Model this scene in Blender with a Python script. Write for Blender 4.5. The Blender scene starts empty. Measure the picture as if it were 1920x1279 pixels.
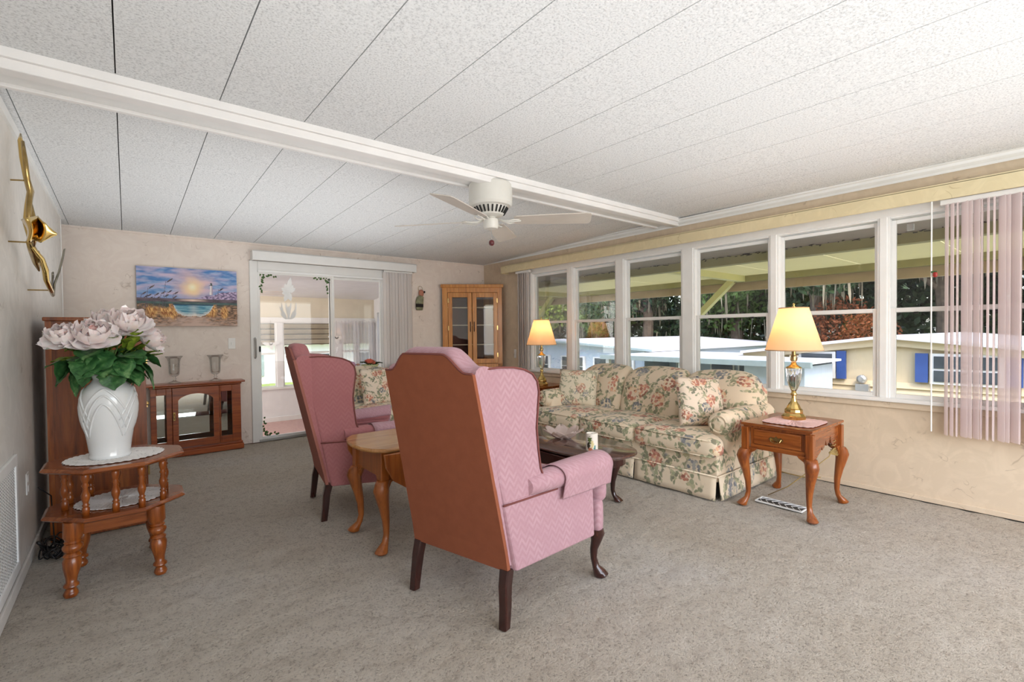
import bpy, bmesh, math, random
import numpy as np
from mathutils import Vector, Matrix, noise
random.seed(7)
np.random.seed(7)
R = math.radians
PI = math.pi
COL = bpy.context.scene.collection
sc = bpy.context.scene

def lin(r, g, b):
    f = lambda v: (v / 255 / 12.92) if v / 255 <= 0.04045 else ((v / 255 + 0.055) / 1.055) ** 2.4
    return (f(r), f(g), f(b), 1)

# ---------------------------------------------------------------- camera
cam_d = bpy.data.cameras.new('camera')
cam = bpy.data.objects.new('camera', cam_d)
COL.objects.link(cam)
sc.camera = cam
cam_d.sensor_width = 36
cam_d.lens = 895.3 / 1920 * 36
cam_d.clip_start = 0.05
cam_d.clip_end = 300
YAW, PIT, ROL = 0.6787, -0.0177, -0.0113
_f = Vector((math.sin(YAW) * math.cos(PIT), math.cos(YAW) * math.cos(PIT), math.sin(PIT)))
_r = Vector((math.cos(YAW), -math.sin(YAW), 0))
_u = _r.cross(_f)
_r2 = _r * math.cos(ROL) + _u * math.sin(ROL)
_u2 = -_r * math.sin(ROL) + _u * math.cos(ROL)
M = Matrix((( _r2.x, _u2.x, -_f.x, 0), (_r2.y, _u2.y, -_f.y, 0), (_r2.z, _u2.z, -_f.z, 1.17), (0, 0, 0, 1)))
cam.matrix_world = M

# ---------------------------------------------------------------- world, sun, exposure
sc.view_settings.view_transform = 'Standard'
sc.view_settings.look = 'None'
sc.view_settings.exposure = 0.14
sc.view_settings.gamma = 1.0
sc.view_settings.use_curve_mapping = False
w = bpy.data.worlds.new('World')
sc.world = w
w.use_nodes = True
bg = w.node_tree.nodes['Background']
sky = w.node_tree.nodes.new('ShaderNodeTexSky')
sky.sky_type = 'NISHITA'
sky.sun_disc = False
sky.sun_elevation = R(52)
sky.sun_rotation = R(215)
sky.air_density = 1.0
sky.dust_density = 2.5
w.node_tree.links.new(sky.outputs[0], bg.inputs[0])
bg.inputs[1].default_value = 0.55

def light(name, kind, loc, energy, color, size=None, size_y=None, rot=None):
    d = bpy.data.lights.new(name, kind)
    d.energy = energy
    d.color = color
    if kind == 'AREA':
        d.shape = 'RECTANGLE'
        d.size = size
        d.size_y = size_y
    elif kind == 'SUN':
        d.angle = R(2)
    else:
        d.shadow_soft_size = size or 0.03
    o = bpy.data.objects.new(name, d)
    o.location = loc
    if rot: o.rotation_euler = rot
    COL.objects.link(o)
    return o

light('sun', 'SUN', (0, 0, 20), 1.25, (1.0, 0.96, 0.9), rot=(R(38), 0, R(-35)))
# unseen fill lamps added to brighten the rooms: rear, ceiling-facing pair, sunroom
light('daylight_rear_window', 'AREA', (1.9, -1.72, 1.25), 66, (0.98, 0.99, 1.0), 3.9, 1.5, (R(90), 0, 0))
light('bounced_flash', 'AREA', (1.7, 0.5, 1.32), 17, (0.965, 0.985, 1.0), 3.6, 3.2, (R(180), 0, 0))
light('bounced_flash_middle', 'AREA', (1.1, 4.1, 1.32), 15, (0.965, 0.985, 1.0), 2.6, 2.4, (R(180), 0, 0))
light('sunroom_daylight', 'AREA', (-.7, 7.1, 1.1), 45, (1.0, 0.98, 0.96), 1.6, 1.2, (0, R(-90), 0))  # fill lamp added inside the sunroom to brighten it

# ---------------------------------------------------------------- helpers
def tag(o, label=None, cat=None, group=None, kind=None):
    if label: o['label'] = label
    if cat: o['category'] = cat
    if group: o['group'] = group
    if kind: o['kind'] = kind
    return o

def thing(name, label, cat, loc=(0, 0, 0), rz=0, group=None):
    o = bpy.data.objects.new(name, None)
    o.empty_display_size = 0.1
    o.location = loc
    o.rotation_euler = (0, 0, rz)
    COL.objects.link(o)
    return tag(o, label, cat, group)

def obj(name, bm, mat, parent=None, smooth=False, bevel=0, sub=0, auto=None):
    if isinstance(bm, bmesh.types.BMesh):
        me = bpy.data.meshes.new(name)
        bm.to_mesh(me)
        bm.free()
    else:
        me = bm
    mats = mat if isinstance(mat, (list, tuple)) else [mat]
    for m_ in mats:
        me.materials.append(m_)
    if smooth:
        for p in me.polygons: p.use_smooth = True
    o = bpy.data.objects.new(name, me)
    COL.objects.link(o)
    if parent: o.parent = parent
    if bevel:
        m = o.modifiers.new('bevel', 'BEVEL')
        m.width = bevel
        m.segments = 2
        m.limit_method = 'ANGLE'
        m.angle_limit = R(40)
    if sub:
        m = o.modifiers.new('sub', 'SUBSURF')
        m.levels = m.render_levels = sub
    if auto is not None:
        me.set_sharp_from_angle(angle=R(auto))
    return o

def dup_tree(root, loc=None, rz=None, label=None):
    def cp(o, parent):
        c = o.copy()
        COL.objects.link(c)
        c.parent = parent
        for ch in [k for k in o.children]:
            cp(ch, c)
        return c
    c = cp(root, None)
    if loc is not None: c.location = loc
    if rz is not None: c.rotation_euler = (0, 0, rz)
    if label: c['label'] = label
    return c

def BM(): return bmesh.new()

def add_box(bm, x0, y0, z0, x1, y1, z1, mi=0):
    vs = [bm.verts.new(p) for p in ((x0, y0, z0), (x1, y0, z0), (x1, y1, z0), (x0, y1, z0), (x0, y0, z1), (x1, y0, z1), (x1, y1, z1), (x0, y1, z1))]
    for f in ((0, 3, 2, 1), (4, 5, 6, 7), (0, 1, 5, 4), (1, 2, 6, 5), (2, 3, 7, 6), (3, 0, 4, 7)):
        fc = bm.faces.new([vs[i] for i in f])
        fc.material_index = mi
    return vs

def box(*a):
    bm = BM()
    add_box(bm, *a)
    return bm

def add_hexa(bm, pts):
    """8 points: bottom ring 4, top ring 4"""
    vs = [bm.verts.new(p) for p in pts]
    for f in ((0, 3, 2, 1), (4, 5, 6, 7), (0, 1, 5, 4), (1, 2, 6, 5), (2, 3, 7, 6), (3, 0, 4, 7)):
        bm.faces.new([vs[i] for i in f])

def add_beam(bm, a, b, w, h, up=(0, 0, 1)):
    a = Vector(a); b = Vector(b)
    d = (b - a).normalized()
    s = d.cross(Vector(up)).normalized() * (w / 2)
    u = s.cross(d).normalized() * (h / 2)
    add_hexa(bm, [a - s - u, a + s - u, b + s - u, b - s - u, a - s + u, a + s + u, b + s + u, b - s + u])

def add_rings(bm, rings, close=True, cap=True):
    vv = [[bm.verts.new(p) for p in r] for r in rings]
    n = len(vv[0])
    for i in range(len(vv) - 1):
        for j in range(n if close else n - 1):
            k = (j + 1) % n
            bm.faces.new((vv[i][j], vv[i][k], vv[i + 1][k], vv[i + 1][j]))
    if cap:
        bm.faces.new(list(reversed(vv[0])))
        bm.faces.new(vv[-1])
    return vv

def add_lathe(bm, prof, cx=0, cy=0, n=20, fn=None):
    """prof: list of (r, z)"""
    rings = []
    for r, z in prof:
        rings.append([(cx + (r * (fn(2 * PI * k / n, z) if fn else 1)) * math.cos(2 * PI * k / n), cy + (r * (fn(2 * PI * k / n, z) if fn else 1)) * math.sin(2 * PI * k / n), z) for k in range(n)])
    add_rings(bm, rings)

def lathe(prof, n=20, cx=0, cy=0, fn=None):
    bm = BM()
    add_lathe(bm, prof, cx, cy, n, fn)
    return bm

def add_tube(bm, pts, r, n=8, cap=True):
    pts = [Vector(p) for p in pts]
    rs = r if isinstance(r, (list, tuple)) else [r] * len(pts)
    rings = []
    prev = None
    for i, p in enumerate(pts):
        d = (pts[min(i + 1, len(pts) - 1)] - pts[max(i - 1, 0)])
        if d.length < 1e-9: d = Vector((0, 0, 1))
        d.normalize()
        if prev is None:
            ref = Vector((0, 0, 1)) if abs(d.z) < 0.9 else Vector((1, 0, 0))
            s = d.cross(ref).normalized()
        else:
            s = (prev - d * prev.dot(d)).normalized()
        prev = s
        t = d.cross(s)
        rings.append([p + (s * math.cos(2 * PI * k / n) + t * math.sin(2 * PI * k / n)) * rs[i] for k in range(n)])
    add_rings(bm, rings, True, cap)

def tube(pts, r, n=8):
    bm = BM()
    add_tube(bm, pts, r, n)
    return bm

def add_prism(bm, poly, f, a, b):
    """poly 2D, f(u,v,t)->3D, extruded from a to b"""
    A = [bm.verts.new(f(u, v, a)) for u, v in poly]
    B = [bm.verts.new(f(u, v, b)) for u, v in poly]
    n = len(A)
    for i in range(n):
        j = (i + 1) % n
        bm.faces.new((A[i], A[j], B[j], B[i]))
    bm.faces.new(list(reversed(A)))
    bm.faces.new(B)

def prism(poly, f, a, b):
    bm = BM()
    add_prism(bm, poly, f, a, b)
    bmesh.ops.recalc_face_normals(bm, faces=bm.faces)
    return bm

def loft(secs, n=12, sq=1.0):
    """secs: (cx, cy, z, rx, ry); sq<1 squarer"""
    bm = BM()
    rings = []
    for cx, cy, z, rx, ry in secs:
        ring = []
        for k in range(n):
            a = 2 * PI * (k + .5) / n
            c, s = math.cos(a), math.sin(a)
            ring.append((cx + rx * math.copysign(abs(c) ** sq, c), cy + ry * math.copysign(abs(s) ** sq, s), z))
        rings.append(ring)
    add_rings(bm, rings)
    return bm

def cushion(sx, sy, sz, r=0.05, bulge=0.02, n=10, loc=(0, 0, 0), crown=None, bm=None):
    """rounded box with domed faces"""
    bm = bm or BM()
    grid = {}
    h = Vector((sx / 2, sy / 2, sz / 2))
    def vert(p):
        key = tuple(round(c, 5) for c in p)
        if key in grid: return grid[key]
        q = Vector((p[0] * h.x, p[1] * h.y, p[2] * h.z))
        inner = Vector((max(-h.x + r, min(h.x - r, q.x)), max(-h.y + r, min(h.y - r, q.y)), max(-h.z + r, min(h.z - r, q.z))))
        d = q - inner
        if d.length > 1e-9: q = inner + d.normalized() * min(r, max(abs(d.x), abs(d.y), abs(d.z)))
        nx, ny, nz = q.x / h.x, q.y / h.y, q.z / h.z
        b = bulge
        q.z += b * (1 - nx * nx) * (1 - ny * ny) * (1 if nz > 0 else -1) * abs(nz)
        q.x += b * .6 * (1 - ny * ny) * (1 - nz * nz) * (1 if nx > 0 else -1) * abs(nx)
        q.y += b * .6 * (1 - nx * nx) * (1 - nz * nz) * (1 if ny > 0 else -1) * abs(ny)
        if crown: q = Vector(crown(q))
        grid[key] = v = bm.verts.new(q + Vector(loc))
        return v
    # nonuniform parameter so the rounding gets samples
    ts = [-1 + 2 * i / n for i in range(n + 1)]
    ts = [math.copysign(1 - (1 - abs(t)) ** 1.5, t) if t else 0 for t in ts]
    for ax in range(3):
        for sgn in (-1, 1):
            for i in range(n):
                for j in range(n):
                    ps = []
                    for a, b in ((i, j), (i + 1, j), (i + 1, j + 1), (i, j + 1)):
                        p = [0, 0, 0]
                        p[ax] = sgn
                        p[(ax + 1) % 3] = ts[a]
                        p[(ax + 2) % 3] = ts[b]
                        ps.append(vert(p))
                    if sgn < 0: ps.reverse()
                    if len(set(ps)) >= 3:
                        try: bm.faces.new(ps)
                        except ValueError: pass
    return bm

def grid_mesh(name, nu, nv, f):
    P = np.array([[f(u / nu, v / nv) for v in range(nv + 1)] for u in range(nu + 1)], float).reshape(-1, 3)
    faces = []
    for i in range(nu):
        for j in range(nv):
            a = i * (nv + 1) + j
            faces.append((a, a + nv + 1, a + nv + 2, a + 1))
    me = bpy.data.meshes.new(name)
    me.from_pydata(P.tolist(), [], faces)
    me.update()
    return me

def sstep(t):
    t = max(0, min(1, t))
    return t * t * (3 - 2 * t)

# ---------------------------------------------------------------- materials
class NT:
    def __init__(s, name):
        s.m = bpy.data.materials.new(name)
        s.m.use_nodes = True
        s.t = s.m.node_tree
        s.b = s.t.nodes['Principled BSDF']
    def n(s, typ, **kw):
        nd = s.t.nodes.new('ShaderNode' + typ)
        for k, v in kw.items():
            if k.startswith('i_'):
                key = k[2:]
                key = int(key) if key.isdigit() else key
                nd.inputs[key].default_value = v
            else: setattr(nd, k, v)
        return nd
    def l(s, a, b): s.t.links.new(a, b)
    def coord(s, scale=(1, 1, 1), kind='Object', rot=(0, 0, 0)):
        tc = s.n('TexCoord')
        mp = s.n('Mapping')
        mp.inputs['Scale'].default_value = scale
        mp.inputs['Rotation'].default_value = rot
        s.l(tc.outputs[kind], mp.inputs[0])
        return mp.outputs[0]
    def noise(s, vec, scale, detail=3, rough=.5, dist=0):
        nd = s.n('TexNoise')
        nd.inputs['Scale'].default_value = scale
        nd.inputs['Detail'].default_value = detail
        nd.inputs['Roughness'].default_value = rough
        nd.inputs['Distortion'].default_value = dist
        s.l(vec, nd.inputs['Vector'])
        return nd.outputs['Fac']
    def vor(s, vec, scale, feature='F1'):
        nd = s.n('TexVoronoi', feature=feature)
        nd.inputs['Scale'].default_value = scale
        s.l(vec, nd.inputs['Vector'])
        return nd
    def ramp(s, fac, stops, interp='LINEAR'):
        nd = s.n('ValToRGB')
        cr = nd.color_ramp
        cr.interpolation = interp
        while len(cr.elements) < len(stops): cr.elements.new(.5)
        for e, (p, c) in zip(cr.elements, stops):
            e.position = p
            e.color = c if len(c) == 4 else (*c, 1)
        s.l(fac, nd.inputs[0])
        return nd.outputs[0]
    def mix(s, fac, a, b, mode='MIX'):
        nd = s.n('Mix', data_type='RGBA', blend_type=mode)
        for k, v in ((0, fac), (6, a), (7, b)):
            if isinstance(v, (int, float)): nd.inputs[k].default_value = v
            elif isinstance(v, tuple): nd.inputs[k].default_value = v
            else: s.l(v, nd.inputs[k])
        return nd.outputs[2]
    def math(s, op, a, b=None, c=None):
        nd = s.n('Math', operation=op)
        for k, v in enumerate((a, b, c)):
            if v is None: continue
            if isinstance(v, (int, float)): nd.inputs[k].default_value = v
            else: s.l(v, nd.inputs[k])
        return nd.outputs[0]
    def bump(s, h, strength=.3, dist=.01):
        nd = s.n('Bump')
        nd.inputs['Strength'].default_value = strength
        nd.inputs['Distance'].default_value = dist
        s.l(h, nd.inputs['Height'])
        s.l(nd.outputs[0], s.b.inputs['Normal'])
    def col(s, c):
        if isinstance(c, tuple): s.b.inputs['Base Color'].default_value = c
        else: s.l(c, s.b.inputs['Base Color'])
    def set(s, **kw):
        for k, v in kw.items():
            s.b.inputs[k.replace('_', ' ')].default_value = v
        return s

def plain(name, rgb, rough=.5, metal=0, var=.06, scale=8, bump=0, spec=.5, coat=0):
    t = NT(name)
    v = t.coord()
    nz = t.noise(v, scale, 4)
    c = lin(*rgb)
    d = tuple(x * (1 - var) for x in c[:3]) + (1,)
    e = tuple(min(1, x * (1 + var)) for x in c[:3]) + (1,)
    t.col(t.ramp(nz, [(.3, d), (.7, e)]))
    t.set(Roughness=rough, Metallic=metal, Specular_IOR_Level=spec, Coat_Weight=coat)
    if bump: t.bump(t.noise(v, scale * 12, 3), bump, .003)
    return t.m

def wood(name, dark, mid, light_, axis='Z', rough=.3, scale=1.0, coat=.3, sp=.5):
    t = NT(name)
    st = {'X': (1, 14, 14), 'Y': (14, 1, 14), 'Z': (14, 14, 1)}[axis]
    v = t.coord(tuple(k * scale for k in st))
    n1 = t.noise(v, 1.6, 6, .6, 1.2)
    n2 = t.noise(v, 9, 4, .6)
    c = t.ramp(n1, [(.28, lin(*dark)), (.5, lin(*mid)), (.75, lin(*light_))])
    f = t.ramp(n2, [(.35, (.62, .62, .62, 1)), (.6, (1, 1, 1, 1))])
    t.col(t.mix(.55, c, f, 'MULTIPLY'))
    t.set(Roughness=rough, Coat_Weight=coat, Coat_Roughness=.12, Specular_IOR_Level=sp)
    t.bump(n2, .08, .002)
    return t.m

def wallpaper(name, base, mark, scale=1.0):
    t = NT(name)
    v = t.coord()
    big = t.noise(v, 1.3, 3)
    c0 = tuple(x * .93 for x in lin(*base)[:3]) + (1,)
    c = t.ramp(big, [(.3, c0), (.7, lin(*base))])
    n = t.noise(v, 7 * scale, 2, .4, 1.4)
    a = t.math('ABSOLUTE', t.math('SUBTRACT', n, .5))
    line = t.ramp(a, [(.0, (1, 1, 1, 1)), (.022, (0, 0, 0, 1))])
    msk = t.ramp(t.noise(v, 9 * scale, 1), [(.60, (0, 0, 0, 1)), (.68, (1, 1, 1, 1))])
    k = t.math('MULTIPLY', line, msk)
    sw = t.ramp(t.noise(v, 5 * scale, 3, .6, 2.5), [(.45, (0, 0, 0, 1)), (.62, (1, 1, 1, 1))])
    c = t.mix(t.math('MULTIPLY', sw, .22), c, lin(*[min(255, q + 22) for q in base]))
    c = t.mix(t.math('MULTIPLY', k, .6), c, lin(*mark))
    t.col(c)
    t.set(Roughness=.75, Specular_IOR_Level=.2)
    t.bump(t.noise(v, 5 * scale, 3, .6, 2.5), .12, .01)
    return t.m

def fabric_zigzag(name, base, light_, amp=.018, per=.036):
    t = NT(name)
    v = t.coord()
    sx = t.n('SeparateXYZ')
    t.l(v, sx.inputs[0])
    h = t.math('ADD', sx.outputs[0], t.math('MULTIPLY', sx.outputs[1], .8))
    tri = t.math('PINGPONG', h, per / 2)
    zz = t.math('ADD', sx.outputs[2], t.math('MULTIPLY', tri, 1.7))
    w_ = t.math('PINGPONG', zz, .016)
    f = t.ramp(t.math('DIVIDE', w_, .016), [(.35, (0, 0, 0, 1)), (.65, (1, 1, 1, 1))])
    nz = t.noise(v, 260, 3)
    f2 = t.math('MULTIPLY', f, t.ramp(t.noise(v, 14, 2), [(.35, (.25, .25, .25, 1)), (.65, (1, 1, 1, 1))]))
    c = t.mix(t.math('MULTIPLY', f2, .34), lin(*base), lin(*light_))
    c = t.mix(.25, c, t.ramp(nz, [(.3, (.7, .7, .7, 1)), (.7, (1, 1, 1, 1))]), 'MULTIPLY')
    t.col(c)
    t.set(Roughness=.85, Sheen_Weight=.12, Sheen_Roughness=.5, Specular_IOR_Level=.15)
    t.bump(nz, .15, .002)
    return t.m

def floral(name, base=(226, 208, 174), scale=1.0, deep=1.0):
    t = NT(name)
    v0 = t.coord()
    wn = t.n('TexNoise')
    wn.inputs['Scale'].default_value = 9 * scale
    t.l(v0, wn.inputs['Vector'])
    add = t.n('VectorMath', operation='MULTIPLY_ADD')
    t.l(wn.outputs['Color'], add.inputs[0])
    add.inputs[1].default_value = (.06, .06, .06)
    t.l(v0, add.inputs[2])
    v = add.outputs[0]
    a = t.vor(v, 6.8 * scale)
    b = t.vor(v, 44 * scale)
    sepb = t.n('SeparateColor')
    t.l(b.outputs['Color'], sepb.inputs[0])
    sepa = t.n('SeparateColor')
    t.l(a.outputs['Color'], sepa.inputs[0])
    cols = [(0, lin(176, 108, 88)), (.2, lin(208, 142, 124)), (.42, lin(226, 176, 140)), (.6, lin(190, 120, 96)), (.72, lin(232, 206, 170)), (.86, lin(150, 90, 78))]
    warm = t.ramp(sepb.outputs[0], cols, 'CONSTANT')
    cool = t.ramp(sepb.outputs[0], [(0, lin(128, 132, 140)), (.3, lin(160, 160, 156)), (.5, lin(104, 112, 122)), (.75, lin(196, 186, 164))], 'CONSTANT')
    kind = t.ramp(sepa.outputs[1], [(.0, (0, 0, 0, 1)), (.62, (1, 1, 1, 1))], 'CONSTANT')
    pet = t.mix(kind, warm, cool)
    green = t.ramp(sepb.outputs[1], [(0, lin(112, 124, 92)), (.35, lin(142, 150, 116)), (.6, lin(96, 104, 84)), (.8, lin(168, 166, 128))], 'CONSTANT')
    dab = t.ramp(b.outputs['Distance'], [(.56, (1, 1, 1, 1)), (.68, (0, 0, 0, 1))])
    zone = t.ramp(a.outputs['Distance'], [(.36, (1, 1, 1, 1)), (.41, (0, 0, 0, 1))])
    lz = t.ramp(a.outputs['Distance'], [(.30, (0, 0, 0, 1)), (.34, (1, 1, 1, 1)), (.66, (1, 1, 1, 1)), (.70, (0, 0, 0, 1))])
    sel = t.ramp(t.noise(v, 16 * scale, 1), [(.46, (0, 0, 0, 1)), (.5, (1, 1, 1, 1))])
    c = t.mix(t.math('MULTIPLY', t.math('MULTIPLY', lz, sel), t.math('MULTIPLY', dab, .8 * deep)), lin(*base), green)
    c = t.mix(t.math('MULTIPLY', t.math('MULTIPLY', zone, dab), .9 * deep), c, pet)
    fine = t.noise(v0, 300, 2)
    c = t.mix(.2, c, t.ramp(fine, [(.3, (.75, .75, .75, 1)), (.7, (1, 1, 1, 1))]), 'MULTIPLY')
    t.col(c)
    t.set(Roughness=.85, Sheen_Weight=.15, Specular_IOR_Level=.15)
    t.bump(fine, .12, .002)
    return t.m

def thin_glass(name, tint=(1, 1, 1, 1), refl=1.0):
    t = NT(name)
    tr = t.n('BsdfTransparent')
    tr.inputs[0].default_value = tint
    gl = t.n('BsdfGlossy')
    gl.inputs['Roughness'].default_value = .01
    fr = t.n('Fresnel')
    fr.inputs[0].default_value = 1.45
    mx = t.n('MixShader')
    t.l(t.math('MULTIPLY', fr.outputs[0], refl), mx.inputs[0])
    t.l(tr.outputs[0], mx.inputs[1])
    t.l(gl.outputs[0], mx.inputs[2])
    t.l(mx.outputs[0], t.t.nodes['Material Output'].inputs[0])
    return t.m

def glass(name, rough=0.0, tint=(1, 1, 1, 1), ior=1.45):
    t = NT(name)
    t.col(tint)
    t.set(Transmission_Weight=1.0, Roughness=rough, IOR=ior)
    return t.m

def translucent(name, rgb, fac=.5, alpha=0.0, rough=.8):
    t = NT(name)
    d = t.n('BsdfDiffuse')
    d.inputs[0].default_value = lin(*rgb)
    tl = t.n('BsdfTranslucent')
    tl.inputs[0].default_value = lin(*rgb)
    mx = t.n('MixShader')
    mx.inputs[0].default_value = fac
    t.l(d.outputs[0], mx.inputs[1])
    t.l(tl.outputs[0], mx.inputs[2])
    out = mx.outputs[0]
    if alpha:
        tp = t.n('BsdfTransparent')
        m2 = t.n('MixShader')
        m2.inputs[0].default_value = alpha
        t.l(out, m2.inputs[1])
        t.l(tp.outputs[0], m2.inputs[2])
        out = m2.outputs[0]
    t.l(out, t.t.nodes['Material Output'].inputs[0])
    return t.m

def emit(name, rgb, strength):
    t = NT(name)
    t.col(lin(*rgb))
    t.b.inputs['Emission Color'].default_value = lin(*rgb)
    t.b.inputs['Emission Strength'].default_value = strength
    return t.m

def attr_mat(name, rough=.5, coat=0):
    t = NT(name)
    a = t.n('Attribute', attribute_name='paint')
    t.l(a.outputs['Color'], t.b.inputs['Base Color'])
    t.set(Roughness=rough, Coat_Weight=coat)
    return t.m

def lace_mat(name, rgb):
    t = NT(name)
    v = t.coord()
    a = t.vor(v, 95)
    hole = t.ramp(a.outputs['Distance'], [(.20, (1, 1, 1, 1)), (.26, (0, 0, 0, 1))])
    big = t.ramp(t.noise(v, 26, 2), [(.45, (0, 0, 0, 1)), (.52, (1, 1, 1, 1))])
    t.col(lin(*rgb))
    t.set(Roughness=.9, Specular_IOR_Level=.1)
    inv = t.math('SUBTRACT', 1, t.math('MULTIPLY', hole, big))
    t.l(inv, t.b.inputs['Alpha'])
    return t.m

mt = {}
mt['wall_back'] = wallpaper('wallpaper_pink', (238, 225, 215), (176, 158, 142))  # one wallpaper throughout; the light on each wall is put into its tint
mt['wall_right'] = wallpaper('wallpaper_peach', (220, 202, 178), (166, 146, 124))
mt['wall_left'] = wallpaper('wallpaper_grey', (222, 218, 212), (176, 170, 162), .8)
mt['valance_paper'] = wallpaper('valance_cream', (222, 208, 170), (170, 150, 110))
mt['white'] = plain('white_paint', (236, 235, 232), .4, var=.02)
mt['trim'] = plain('trim_white', (240, 240, 238), .45, var=.03)
mt['alu'] = plain('grey_aluminium', (176, 176, 174), .35, .6, var=.03)
mt['beam'] = plain('beam_white', (240, 238, 236), .45, var=.03)
mt['dark'] = plain('dark_gap', (38, 36, 34), .8)
mt['black'] = plain('black_plastic', (18, 18, 20), .4)
mt['brass'] = plain('polished_brass', (216, 186, 118), .12, 1.0, var=.05)
mt['brass2'] = plain('antique_brass', (176, 150, 98), .22, 1.0, var=.25, scale=14)
mt['pewter'] = plain('aged_pewter', (150, 146, 132), .3, .9, var=.2, scale=20)
mt['cherry'] = wood('cherry_wood', (104, 46, 12), (148, 76, 24), (184, 108, 44), 'Z')
mt['cherryX'] = wood('cherry_wood_top', (108, 50, 18), (144, 76, 34), (172, 102, 52), 'X', rough=.22)
mt['cherryY'] = wood('cherry_wood_lengthwise', (110, 50, 14), (150, 80, 30), (182, 108, 48), 'Y', rough=.22)
mt['walnut'] = wood('reddish_panel', (88, 38, 10), (138, 70, 24), (178, 106, 46), 'Z', rough=.35, scale=.7, coat=.2)
mt['curio'] = wood('curio_wood', (112, 44, 10), (154, 72, 22), (184, 98, 36), 'X', rough=.3)
mt['oak'] = wood('golden_oak', (176, 104, 34), (206, 134, 52), (226, 160, 76), 'Z', rough=.35, coat=.2)
mt['oaktop'] = wood('oak_top', (160, 108, 58), (192, 140, 84), (212, 164, 108), 'X', rough=.25)
mt['oakleg'] = wood('oak_leg', (126, 66, 20), (160, 88, 32), (182, 108, 46), 'Z', rough=.35)
mt['mahog'] = wood('mahogany', (34, 12, 10), (54, 22, 18), (78, 34, 24), 'Z', rough=.22, coat=.5)
mt['mahogtop'] = wood('mahogany_top', (58, 30, 24), (78, 44, 36), (98, 60, 48), 'Y', rough=.1, coat=1.0)
mt['pink'] = fabric_zigzag('pink_flamestitch', (178, 138, 146), (202, 170, 176))
mt['rose'] = fabric_zigzag('rose_flamestitch', (172, 112, 114), (186, 130, 130))
mt['terra'] = plain('terracotta_back_cloth', (146, 86, 62), .85, var=.05, scale=20, bump=.1, spec=.15)  # brown puts shade and warm light into the pink chair's back
mt['terra2'] = plain('rose_brown_back_cloth', (160, 104, 92), .85, var=.05, scale=20, bump=.1, spec=.15)  # warm light and shade painted into the far chair's back too
mt['piping'] = plain('dusky_piping', (120, 66, 60), .8)
mt['floral'] = floral('floral_chintz', (230, 212, 186), .82)
mt['floral2'] = floral('floral_chintz_pale', (232, 220, 196), 1.15, .8)
mt['rosefab'] = floral('rose_print', (232, 214, 194), 1.25, 1)
mt['glass'] = thin_glass('window_glass', refl=.7)
mt['cabglass'] = thin_glass('cabinet_glass', (.96, .97, .96, 1), 1.0)
mt['clearglass'] = thin_glass('clear_blown_glass', (.97, .975, .97, 1), .6)
mt['crystal'] = glass('cut_crystal')
mt['mirror'] = plain('mirror_silver', (235, 235, 232), .02, 1, var=0)
mt['ceram'] = plain('white_ceramic', (232, 234, 234), .12, var=.02, coat=.6)
mt['lace'] = lace_mat('white_lace', (238, 234, 230))
mt['pinklace'] = lace_mat('pink_lace', (226, 192, 188))
mt['shade'] = translucent('lamp_shade_cloth', (250, 226, 190), .55)
mt['blind'] = translucent('blind_vinyl', (250, 246, 244), .45)
mt['sheer'] = translucent('blind_translucent_pinkish', (252, 244, 244), .6, .36)
mt['fan'] = plain('fan_white', (226, 224, 216), .35, var=.03)
mt['blade'] = plain('fan_blade_cream', (204, 196, 186), .5, var=.05)

# ================================================================ SETTING
XL, XR, YB, YF = -.42, 4.17, 5.82, -1.8
YEND = 5.57            # where the left wall stops
HX = -1.5              # far side of the little hall left of it
def cz(y):             # underside of the ceiling
    return 2.25 - .075 * (y - 2.72) / 3.1 if y > 2.72 else 2.25 - .045 * (2.72 - y) / 4.5

def struct(name, bm, mat, parent=None, **k):
    o = obj(name, bm, mat, parent, **k)
    if parent is None: o['kind'] = 'structure'
    return o
def sempty(name):
    o = thing(name, None, None)
    o['kind'] = 'structure'
    return o

# carpet
t = NT('sculpted_carpet')
v = t.coord()
n1 = t.noise(v, 1.1, 3, .5)
n2 = t.noise(v, 20, 4, .66, .15)
n3 = t.noise(v, 95, 5, .75)
c = t.ramp(n1, [(.3, lin(228, 214, 194)), (.55, lin(240, 229, 213)), (.75, lin(243, 235, 225))])
c = t.mix(.6, c, t.ramp(n2, [(.34, (.70, .66, .62, 1)), (.46, (.96, .95, .94, 1)), (.6, (1, 1, 1, 1))]), 'MULTIPLY')
c = t.mix(.9, c, t.ramp(n3, [(.36, (.46, .42, .38, 1)), (.475, (.99, .99, .99, 1))]), 'MULTIPLY')
t.col(c)
t.set(Roughness=.95, Specular_IOR_Level=.1, Sheen_Weight=.2)
h = t.math('ADD', t.math('MULTIPLY', n2, 1.0), t.math('MULTIPLY', n3, .9))
t.bump(h, 1.0, .03)
mt['carpet'] = t.m
NXC, NYC = 300, 420
xs = np.linspace(HX, XR, NXC + 1)
ys = np.linspace(YF, YB, NYC + 1)
def carpet_z(x, y):
    return .006 * noise.noise(Vector((x * 6, y * 6, 3.1))) + .004 * noise.noise(Vector((x * 15, y * 15, 1.7)))
pts = [(x, y, -.006 + carpet_z(x, y)) for x in xs for y in ys]
fs = [(i * (NYC + 1) + j, (i + 1) * (NYC + 1) + j, (i + 1) * (NYC + 1) + j + 1, i * (NYC + 1) + j + 1) for i in range(NXC) for j in range(NYC)]
me = bpy.data.meshes.new('floor')
me.from_pydata(pts, [], fs)
fl = struct('floor', me, mt['carpet'], smooth=True)
struct('floor_slab', box(HX - .1, YF - .1, -.2, XR + .1, YB + .1, -.03), mt['dark'])

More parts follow.
